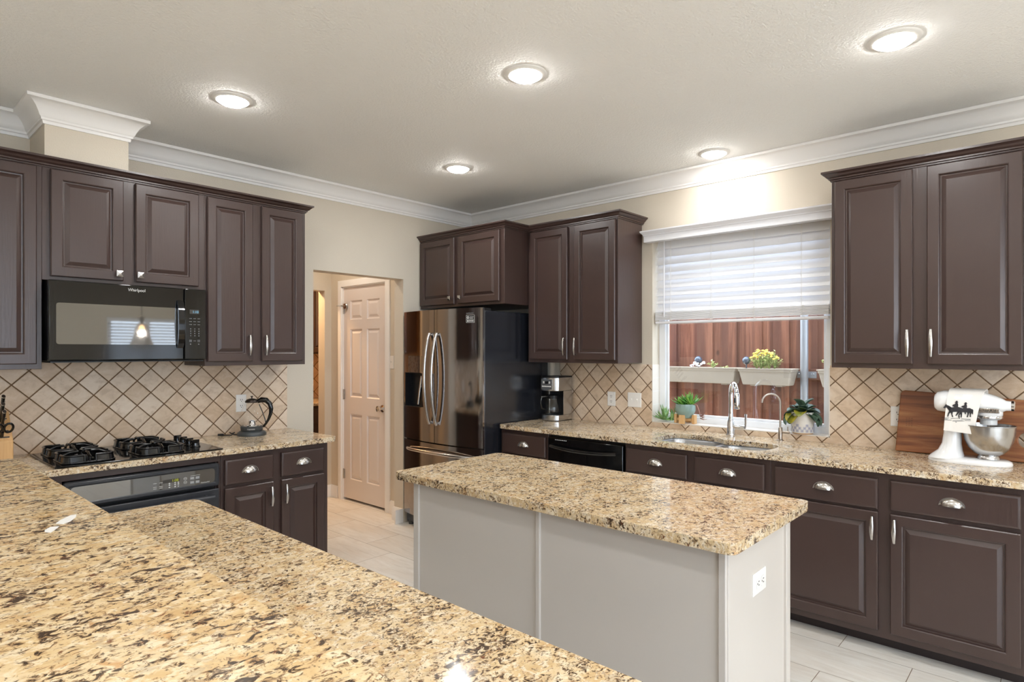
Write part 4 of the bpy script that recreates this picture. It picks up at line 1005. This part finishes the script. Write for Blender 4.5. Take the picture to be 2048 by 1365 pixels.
for k, (f, dx, L_, lab) in enumerate(((.86, .020, .125, 'black riveted knife handle, uppermost in the knife block'), (.66, .016, .115, 'second riveted knife handle down in the knife block'), (.46, .018, .105, 'third riveted knife handle down, just above the shears'))):
    p = slot_pt(f)+nrm*.002; p.x = kbx+dx
    h = thing('kitchen_knife', lab, 'knife', tuple(p), 'knives in the block')
    hm = MB().tube([tuple(p+nrm*q) for q in (0, .012, L_*.5, L_*.85, L_)], [.011, .012, .010, .013, .012], 10, flat=.62, up=(1, 0, 0))
    obj('handle', hm, 'black', h, smooth=60)
    rv_ = MB()
    for q in (.25, .5, .75): rv_.sphere(tuple(p+nrm*(L_*q)+Vector((.0065, -.0045, -.002))), .0028, 8, 6)
    obj('rivets', rv_, 'nickel', h)
    obj('end_cap', MB().tube([tuple(p+nrm*(L_+.0005)), tuple(p+nrm*(L_+.004))], [.0125, .011], 10, flat=.7, up=(1, 0, 0)), 'nickel', h)
p = slot_pt(.16)+nrm*.003; p.x = kbx+.012
sh_ = MB(); sh_.tube([tuple(p), tuple(p+nrm*.03)], .008, 10)
for sx in (-1, 1):
    c = p+nrm*.058+Vector((sx*.020, -.01, 0)); ring = []
    for a in range(17):
        ring.append(tuple(c+Vector((math.cos(a*PI/8)*.017, 0, 0))+nrm*(math.sin(a*PI/8)*.030)))
    sh_.tube(ring, .0055, 8)
solo('kitchen_shears', sh_, 'black', 'black looped kitchen shears hanging low in the knife block', 'scissors', smooth=60)
solo('countertop_canister', MB().prism(rrect(-3.735, -1.60, -3.601, -1.50, .022), BZ+.0006, BZ+.178), 'grey_app', 'dark grey countertop appliance at the left edge standing on the raised bar', 'appliance', bev=.008)

# ------------------------------------------------------------------ window blind
VY0, VY1 = -3.050, -1.874
t = thing('window_blind', 'white faux-wood blind half lowered in the sink window', 'window blind', (.03, -2.45, 1.66))
vp = [(0, 2.232), (.052, 2.232), (.052, 2.272), (.056, 2.276), (.056, 2.282), (.066, 2.294), (.074, 2.302), (.074, 2.311), (0, 2.311)]
vl = sweep(vp, [(-.002, VY1-.012), (-.012, VY1-.012), (-.012, VY0), (-.002, VY0)], -1)
obj('valance', vl, 'blindw', t, smooth=30)
SY0, SY1 = -3.028, -1.882; pitch = .0555
def slat(zc_, tilt, w=.067, x0=.045, th=.0028):
    mb = MB(); rings = []
    for q, nx in ((-1, 0), (-.5, .0022), (0, .003), (.5, .0022), (1, 0)):
        a = math.radians(tilt); dx, dz = math.cos(a)*q*w/2, math.sin(a)*q*w/2
        rings.append((x0+dx-math.sin(a)*nx*-1, zc_+dz+math.cos(a)*nx))
    up = [(x_, z_) for x_, z_ in rings]; dn_ = [(x_+.0022*math.sin(math.radians(tilt)), z_-th*math.cos(math.radians(tilt))) for x_, z_ in rings]
    return mb.prism([(a, b) for a, b in up+dn_[::-1]], SY0, SY1, 1)
for k in range(9): obj('slat', slat(2.214-pitch*k, 66), 'slat', t, smooth=40)
for k in range(7): obj('slat', slat(1.7365-.0088*k, 3, .060, th=.0068), 'slat', t, smooth=40)
obj('bottom_rail', box((.014, SY0, 1.650), (.076, SY1, 1.668)), 'blindw', t, bev=.004)
for y in (-2.005, -2.303, -2.590, -2.878):
    c = MB()
    for dx in (.0165,): c.tube([(dx, y, 2.235), (dx, y, 1.66)], .0009, 6)
    c.tube([(.012, y+.004, 2.235), (.0115, y+.003, 1.67)], .0008, 6)
    q = random.Random(int(-y*1000)); pts = [(.012, y, 1.745)]
    for i in range(16): pts.append((.0075+q.uniform(-.004, .002), y+q.uniform(-.020, .020), 1.738-.0048*i+q.uniform(-.01, .01)))
    c.tube(pts, .0011, 6)
    obj('ladder_cord', c, 'cord', t, smooth=60)
obj('tilt_wand', MB().tube([(.004, -1.958, 2.235), (.004, -1.957, 1.70)], [.0035, .0045], 8), 'blindw', t, smooth=60)

# ------------------------------------------------------------------ plants on the sill
SZ = WZ0+.0053
def blade(mb, base, az, el, L_, w, th, curl, seg=7, tip=.12):
    """succulent leaf: tapered flattened tube that curls upward or droops"""
    p = Vector(base); pts = [tuple(p)]; e = el
    for i in range(seg):
        e += curl/seg; dv = Vector((math.cos(az)*math.cos(e), math.sin(az)*math.cos(e), math.sin(e))); p = p+dv*(L_/seg); pts.append(tuple(p))
    rad = [w*(.75+.5*(i/seg))*(1-(i/seg)**2.2)+w*tip*.3 for i in range(seg+1)]
    mb.tube(pts, rad, 8, flat=th, up=(0, 0, 1)); return mb
ax, ay = .032, -2.107
st = MB()
st.box((ax-.060, ay-.012, SZ+.018), (ax+.060, ay+.012, SZ+.036)); st.box((ax-.012, ay-.072, SZ+.0182), (ax+.012, ay+.072, SZ+.0358))
for dx, dy in ((-1, 0), (1, 0), (0, -1), (0, 1)):
    a, b = (.012, .020) if dx == 0 else (.010, .020)
    cx_, cy_ = ax+dx*.052, ay+dy*.066
    st.box((cx_-(.010 if dx else .020), cy_-(.020 if dx else .010), SZ+.0003), (cx_+(.010 if dx else .020), cy_+(.020 if dx else .010), SZ+.062))
solo('plant_stand', st, 'maple', 'light wooden cross stand under the green glazed pot on the window sill', 'plant stand', bev=.002)
t = thing('potted_succulent', 'spiky green succulent in a pale green glazed pot on the window sill', 'potted plant', (ax, ay, SZ+.037))
pz = SZ+.0365
obj('pot', MB().lathe([(0, 0), (.036, 0), (.042, .004), (.066, .044), (.070, .058), (.067, .098), (.062, .098), (.064, .060), (.0, .055)], (ax, ay, pz), 14), 'celadon', t, smooth=25)
obj('soil', MB().lathe([(.063, .086), (.03, .090), (0, .091)], (ax, ay, pz), 20), 'soil', t)
lf = MB(); q = random.Random(3)
for cx_, cy_, n_, up_ in ((.0, .035, 15, .85), (.005, -.004, 17, 1.0), (-.01, -.045, 17, 1.25), (.02, -.030, 10, .9), (-.03, .01, 12, .8)):
    for i in range(n_):
        blade(lf, (ax+cx_*.8, ay+cy_, pz+.088+.014*(up_-.8)), i*2.4+q.uniform(-.3, .3), .25+(i/n_)*1.15, (.098*up_)*(1-.35*i/n_)*q.uniform(.85, 1.1), .0085, .5, .35)
obj('leaves', lf, 'aloe', t, smooth=50)
dr_ = MB(); dr_.tube([(ax-.01, ay-.065, pz+.100), (ax-.02, ay-.095, pz+.095), (ax-.025, ay-.112, pz+.06), (ax-.03, ay-.125, pz+.02)], [.004, .004, .0035, .003], 7)
for i in range(22): blade(dr_, (ax-.03+q.uniform(-.008, .008), ay-.118-q.uniform(0, .02), pz+.035-q.uniform(0, .035)), q.uniform(-2.2, -.9), q.uniform(-.9, .5), q.uniform(.02, .04), .0035, .5, .5, 4)
obj('dried_rosette', dr_, 'dried', t, smooth=50)
lf = MB(); hx_, hy_ = .035, -1.952
for i in range(20):
    az = PI/2+.2+q.uniform(-1.6, 1.6)+(0 if i % 3 else PI*.8); el = q.uniform(-.05, 1.25)
    blade(lf, (hx_+q.uniform(-.01, .01), hy_+q.uniform(-.02, .015), SZ+.013), az, el, q.uniform(.085, .125), .012, .42, .7 if i % 2 else .3)
for i in range(5): blade(lf, (hx_-.01, hy_-.045+q.uniform(-.02, .02), SZ+.013), q.uniform(-1.0, 1.0)-PI/2, 1.1+q.uniform(-.2, .35), q.uniform(.08, .10), .010, .45, .4)
solo('aloe_plant', lf, 'haw', 'pale green aloe rosette lying on the left end of the window sill', 'plant', smooth=50)
vx, vy = .030, -2.878
t = thing('potted_violet', 'dark-leaved plant in a white ceramic pot with blue flower medallions on the sill', 'potted plant', (vx, vy, SZ))
obj('saucer', MB().lathe([(0, 0), (.056, 0), (.058, .004), (.056, .006), (0, .006)], (vx, vy, SZ+.0002), 28), 'maple', t)
po = obj('pot', MB().lathe([(0, .0), (.062, .0), (.0645, .004), (.0665, .125), (.0635, .126), (.061, .08), (0, .075)], (vx, vy, SZ+.0064), 36), 'potw', t, smooth=40)
pat = MB()
def on_pot(a, z_): return (vx+(.0649+.0020*(z_-SZ-.010)/.121)*math.cos(a), vy+(.0649+.0020*(z_-SZ-.010)/.121)*math.sin(a), z_)
for row, (zz, off) in enumerate(((SZ+.021, 0), (SZ+.037, .21), (SZ+.053, 0))):
    for k in range(9):
        if row == 2 and k % 2: continue
        a0 = PI-1.0+off+k*.42
        for pt in range(4):                              # four ring-shaped petals and a centre dot
            ca_, sa_ = .078*math.cos(pt*PI/2+.78), .0052*math.sin(pt*PI/2+.78)
            o_ = [on_pot(a0+ca_+.068*math.cos(m*PI/6), zz+sa_+.0046*math.sin(m*PI/6)) for m in range(12)]
            n_ = [on_pot(a0+ca_+.040*math.cos(m*PI/6), zz+sa_+.0027*math.sin(m*PI/6)) for m in range(12)]
            pat.loft([o_, n_], False, False)
        pat.add([on_pot(a0+.030*math.cos(m*PI/4), zz+.0020*math.sin(m*PI/4)) for m in range(8)], [tuple(range(8))])
obj('medallions', pat, 'potblue', po)
obj('soil', MB().lathe([(.061, .108), (.0, .112)], (vx, vy, SZ+.0064), 24), 'soil', t)
def broad(mb, base, az, el, L_, W_, droop):
    """broad rounded leaf with a stalk and a shallow cup"""
    p = Vector(base); e = el; pts = [p.copy()]
    for i in range(8):
        e += droop/8; p = p+Vector((math.cos(az)*math.cos(e), math.sin(az)*math.cos(e), math.sin(e)))*(L_/8); pts.append(p.copy())
    mb.tube([tuple(x_) for x_ in pts[:4]], .0022, 6)
    side = Vector((-math.sin(az), math.cos(az), 0)); rows = []
    for i in range(2, 9):
        f = (i-2)/6; ww = W_*math.sin(PI*min(.98, .08+f*.90))**.6
        tn = (pts[min(8, i+1)]-pts[i-1]).normalized(); nn = side.cross(tn)*-1
        rows.append([tuple(pts[i]+side*(ww*h)+nn*(abs(h)**2*ww*.35)) for h in (-1, -.5, 0, .5, 1)])
    low = [[(a, b, c-.0016) for a, b, c in r] for r in rows]
    mb.loft(rows, False, False, False); mb.loft(low, False, False, False)
    for e_ in (0, -1): mb.loft([[r[e_] for r in rows], [r[e_] for r in low]], False, False, False); mb.loft([rows[e_], low[e_]], False, False, False)
lf = MB(); ly = MB(); pt_ = SZ+.118
for i in range(17):
    el = 1.25-1.0*(i/17); az = i*2.4+.5
    m_ = ly if i in (9, 14) else lf
    broad(m_, (vx, vy, pt_), az, el, .088+.042*(i/17), .036+.007*(i % 3), -.9-.9*(i/17))
for az in (1.75, -1.5, -1.9, 2.3): broad(lf, (vx, vy, pt_), az, .6, .145, .036, -2.1)
for az in (-1.2, 2.6): broad(lf, (vx, vy, pt_+.02), az, 1.3, .10, .040, -.8)
obj('leaves', lf, 'violet', t, smooth=60); obj('yellow_leaves', ly, 'violet_y', t, smooth=60)

# ------------------------------------------------------------------ outside: fence, post, planters
struct('ground_side_yard', box((.16, -8, -.35), (6, 4, -.30)), 'grass')
struct('ground_bounce', box((-16, -16, -.06), (.16, RY-.12, -.02)), plain('pale_concrete', (196, 190, 180), .8))  # unseen pale ground added to bounce sunlight up to the ceiling
struct('ground_patio_left', box((-16, RY-.12, -.06), (RX-.12, 4, -.02)), M['grass'])
FXX = 1.30
edges = [-.62, -.76, -.90, -1.04, -1.17, -1.315, -1.39, -1.528, -1.74, -1.816, -1.957, -2.034, -2.171, -2.259, -2.392, -2.442, -2.607, -2.675, -2.81, -2.95, -3.09, -3.23, -3.37, -3.51, -3.65, -3.79]
pk = MB()
for i in range(len(edges)-1):
    back = .0 if i % 2 else .017
    pk.box((FXX+back, edges[i+1]+.002, -.28), (FXX+back+.016, edges[i]-.002+(.03 if back else 0), 2.20))
t = thing('wooden_fence', 'reddish brown stained wooden fence outside the window', 'fence', (FXX, -2.2, -.28))
obj('pickets', pk, 'fence', t)
for zz in (1.225, .35): obj('rail', box((FXX-.038, -3.8, zz), (FXX-.0005, -.60, zz+.088)), 'fence', t, bev=.003)
py_ = -2.529
t = thing('fence_post', 'galvanized round fence post with a rail bracket outside the window', 'post', (FXX-.075, py_, -.30))
obj('pole', MB().tube([(FXX-.072, py_, -.30), (FXX-.072, py_, 2.10)], .0295, 20), 'galv', t, smooth=40)
obj('pole_cap', MB().lathe([(.032, 0), (.032, .02), (.02, .035), (0, .04)], (FXX-.072, py_, 2.10), 20), 'galv', t, smooth=40)
for zz in (1.27, .395):
    b_ = MB().box((FXX-.043, py_-.082, zz-.030), (FXX-.0405, py_+.062, zz+.022)); b_.tube([(FXX-.072, py_, zz-.024), (FXX-.072, py_, zz+.018)], .0325, 20)
    for dy in (-.062, -.045, .045): b_.sphere((FXX-.044, py_+dy, zz), .006, 8, 6)
    obj('rail_bracket', b_, 'galv', t)
def planter(y0, y1, label, fol, glo=None):
    x0, x1, z0_, z1_ = 1.045, 1.235, 1.180, 1.314
    t = thing('window_planter', label, 'planter', ((x0+x1)/2, (y0+y1)/2, z0_), 'planters on the fence rail')
    def R(d, z_): return [(a, b, z_) for a, b in rrect(x0+d, y0+d, x1-d, y1-d, .012, 3)]
    bxm = MB().loft([R(.034, z0_), R(.030, z0_+.004), R(.010, z1_-.030), R(.010, z1_-.028), R(.004, z1_-.026), R(.002, z1_-.008), R(-.004, z1_-.007), R(-.004, z1_), R(.012, z1_), R(.016, z1_-.02)], True, False)
    for yy in (y0+.09, y1-.14): bxm.box((x0+.05, yy, z0_-.010), (x1-.05, yy+.05, z0_+.001))
    obj('box', bxm, 'planter', t, smooth=30)
    obj('soil', MB().prism(rrect(x0+.013, y0+.013, x1-.013, y1-.013, .012, 3), z1_-.024, z1_-.016), 'soil', t)
    obj('hanger', MB().box((x0+.06, y0+.12, z1_-.026), (x1+.0275, y0+.145, z1_-.022)).box((x0+.06, y1-.145, z1_-.026), (x1+.0275, y1-.12, z1_-.022)), 'black_m', t)
    fol(t, x0, x1, y0, y1, z1_-.016)
q = random.Random(11)
def flowers(mb, c, r, petals=6):
    for k in range(petals):
        a = 2*PI*k/petals; mb.sphere((c[0]+r*.7*math.cos(a)*.5, c[1]+r*.7*math.sin(a), c[2]+r*.35*math.cos(a)), r*.48, 6, 4, (.6, 1, .8))
def twigs(mb, c, n, spread, h, lw):
    for i in range(n):
        a = q.uniform(0, 2*PI); s_ = q.uniform(.1, 1)*spread; hh = h*q.uniform(.55, 1)
        tip = (c[0]+math.cos(a)*s_*.55, c[1]+math.sin(a)*s_, c[2]+hh*(1-.35*(s_/spread)**2))
        mb.tube([c, ((c[0]+tip[0])/2+q.uniform(-.01, .01), (c[1]+tip[1])/2, c[2]+hh*.55), tip], [.002, .0016, .0012], 5)
        for k in range(5):
            f = .35+.16*k; p = tuple(c[m]+(tip[m]-c[m])*f for m in range(3))
            blade(mb, p, q.uniform(0, 2*PI), q.uniform(-.1, .9), lw*q.uniform(.7, 1.2), lw*.22, .3, -.3, 3)
def fol_left(t, x0, x1, y0, y1, z_):
    a = MB(); twigs(a, (x0+.07, -1.825, z_), 8, .05, .085, .026); twigs(a, (x0+.07, -1.93, z_), 4, .05, .035, .02); obj('foliage', a, 'fol', t, smooth=50)
    b = MB()
    for i in range(16): flowers(b, (x0+.06+q.uniform(-.03, .04), -1.665+q.uniform(-.075, .055), z_+q.uniform(.018, .062)), q.uniform(.009, .014), 5)
    b.tube([(x0+.06, -1.66, z_), (x0+.06, -1.65, z_+.03)], .002, 5); obj('blossoms', b, 'whitefl', t, smooth=50)
def fol_mid(t, x0, x1, y0, y1, z_):
    a = MB(); c = MB()
    for k in range(5): twigs(a, (x0+.085+q.uniform(-.03, .03), -2.255+.034*(k-2), z_), 17, .062, .165, .024)
    for i in range(38):
        u = q.uniform(-1, 1); flowers(c, (x0+.08+q.uniform(-.07, .06), -2.255+u*.105, z_+.168*(1-.38*u*u)*q.uniform(.72, 1.04)), q.uniform(.008, .012), 6)
    obj('foliage', a, 'fol', t, smooth=50); obj('blossoms', c, 'yellow', t, smooth=50)
def fol_right(t, x0, x1, y0, y1, z_):
    a = MB(); twigs(a, (x0+.07, -2.75, z_), 16, .10, .11, .026); twigs(a, (x0+.07, -2.80, z_), 4, .03, .19, .022); obj('foliage', a, 'fol', t, smooth=50)
planter(-2.045, -1.20, 'cream planter with small white flowers, leftmost outside the window', fol_left)
planter(-2.491, -2.062, 'cream planter full of yellow flowers, in the middle outside the window', fol_mid)
planter(-3.20, -2.672, 'cream planter cut off by the right edge of the window', fol_right)
for y, lab in ((-1.675, 'dark blue glass ball behind the white flowers in the left planter'), (-2.098, 'dark blue glass ball beside the yellow flowers')):
    g = MB().sphere((1.150, y, 1.3760), .034, 24, 16).tube([(1.150, y, 1.29), (1.150, y, 1.345)], .006, 8)
    solo('glass_ball', g, 'globe', lab, 'glass ball', 'glass balls in the planters', smooth=60)

# ------------------------------------------------------------------ pantry seen through the hall
pf = lambda u, v, z: (u, 2.296-v, z)
t = cabinet('pantry_cabinet', 'dark drawer cabinet glimpsed through the far hall opening', pf, -1.9, -.06, .11, .885, .60, [], [(-.95, -.52, .70, .86), (-.50, -.08, .70, .86)], kick=.07)
solo('pantry_counter', box((-1.92, 1.66, .886), (-.03, 2.29, .918)), 'gr_a', 'narrow sliver of granite counter in the far room', 'countertop', bev=.006)
cabinet('pantry_wall_cabinet', 'honey brown wall cabinet in the far room', pf, -1.9, -.06, 1.42, 2.3, .32, [(-.95, -.52, 1.44, 2.28), (-.50, -.08, 1.44, 2.28)])
struct('wall_pantry_backsplash', box((-2.1, 2.291, .918), (-.002, 2.2995, 1.45)), 'tile_a')

# ------------------------------------------------------------------ breakfast corner behind the camera (partly mirrored in the microwave door)
w2 = MB().plate(rect(-1.25, .85, -.15, 1.95), [rect(-1.19, .91, -.73, 1.89), rect(-.67, .91, -.21, 1.89)], RY-.10, RY-.03, 1)
w2o = struct('window_2', w2, 'vinyl')
obj('pane', box((-1.20, RY-.07, .90), (-.20, RY-.067, 1.90)), 'pane', w2o)
w4o = struct('window_added_left', MB().plate(rect(-6.4, .9, -5.2, 2.2), [rect(-6.35, .95, -5.25, 2.15)], RX-.1, RX-.04, 0), 'vinyl')  # unseen side window, added to let in more daylight
obj('pane', box((RX-.07, -6.36, .94), (RX-.067, -5.24, 2.16)), 'pane', w4o)
w3o = struct('window_added_rear', MB().plate(rect(-6.3, .15, -2.2, 2.35), [rect(-6.24, .21, -5.0, 2.29), rect(-4.92, .21, -3.58, 2.29), rect(-3.5, .21, -2.26, 2.29)], RY-.10, RY-.03, 1), 'vinyl')  # unseen wide glazing, added to raise the ambient daylight
obj('pane', box((-6.26, RY-.07, .19), (-2.24, RY-.067, 2.31)), 'pane', w3o)

for k in range(20): obj('slat', MB().prism([(RY-.032, 1.84-.046*k), (RY-.004, 1.84-.046*k+.030), (RY-.002, 1.84-.046*k+.030), (RY-.030, 1.84-.046*k-.002)], -1.235, -.165, 0), 'slat', w2o)
# glass bell pendant of the breakfast corner, mirrored in the microwave door
ppx, ppy = -1.47, -4.95
t = thing('pendant_lamp', 'clear glass bell pendant lamp mirrored in the microwave door', 'pendant lamp', (ppx, ppy, 1.49))
obj('stem', MB().tube([(ppx, ppy, CZ-.01), (ppx, ppy, 1.86)], .005, 8).lathe([(0, 0), (.06, 0), (.055, -.02), (.012, -.03), (0, -.03)], (ppx, ppy, CZ-.0005), 24), 'rust', t, smooth=40)
obj('glass_bell', MB().lathe([(.018, .38), (.034, .36), (.036, .335), (.022, .315), (.040, .29), (.066, .25), (.082, .18), (.098, .10), (.126, .035), (.150, .0), (.148, .0), (.124, .037), (.096, .102), (.080, .181), (.063, .25), (.038, .288)], (ppx, ppy, 1.49), 36, cap=False), 'smoke', t, smooth=60)
obj('socket', MB().lathe([(0, .36), (.014, .36), (.016, .30), (.012, .285), (0, .285)], (ppx, ppy, 1.49), 16), 'rust', t)
obj('bulb', MB().sphere((ppx, ppy, 1.725), .030, 16, 10, (1, 1, 1.35)), 'bulb', t, smooth=60)

l = bpy.data.lights.new('pendant_bulb', 'POINT'); l.energy = 13; l.shadow_soft_size = .03; l.color = (1, .98, .96)
o = bpy.data.objects.new('pendant_bulb', l); COL.objects.link(o); o.location = (ppx, ppy, 1.665)
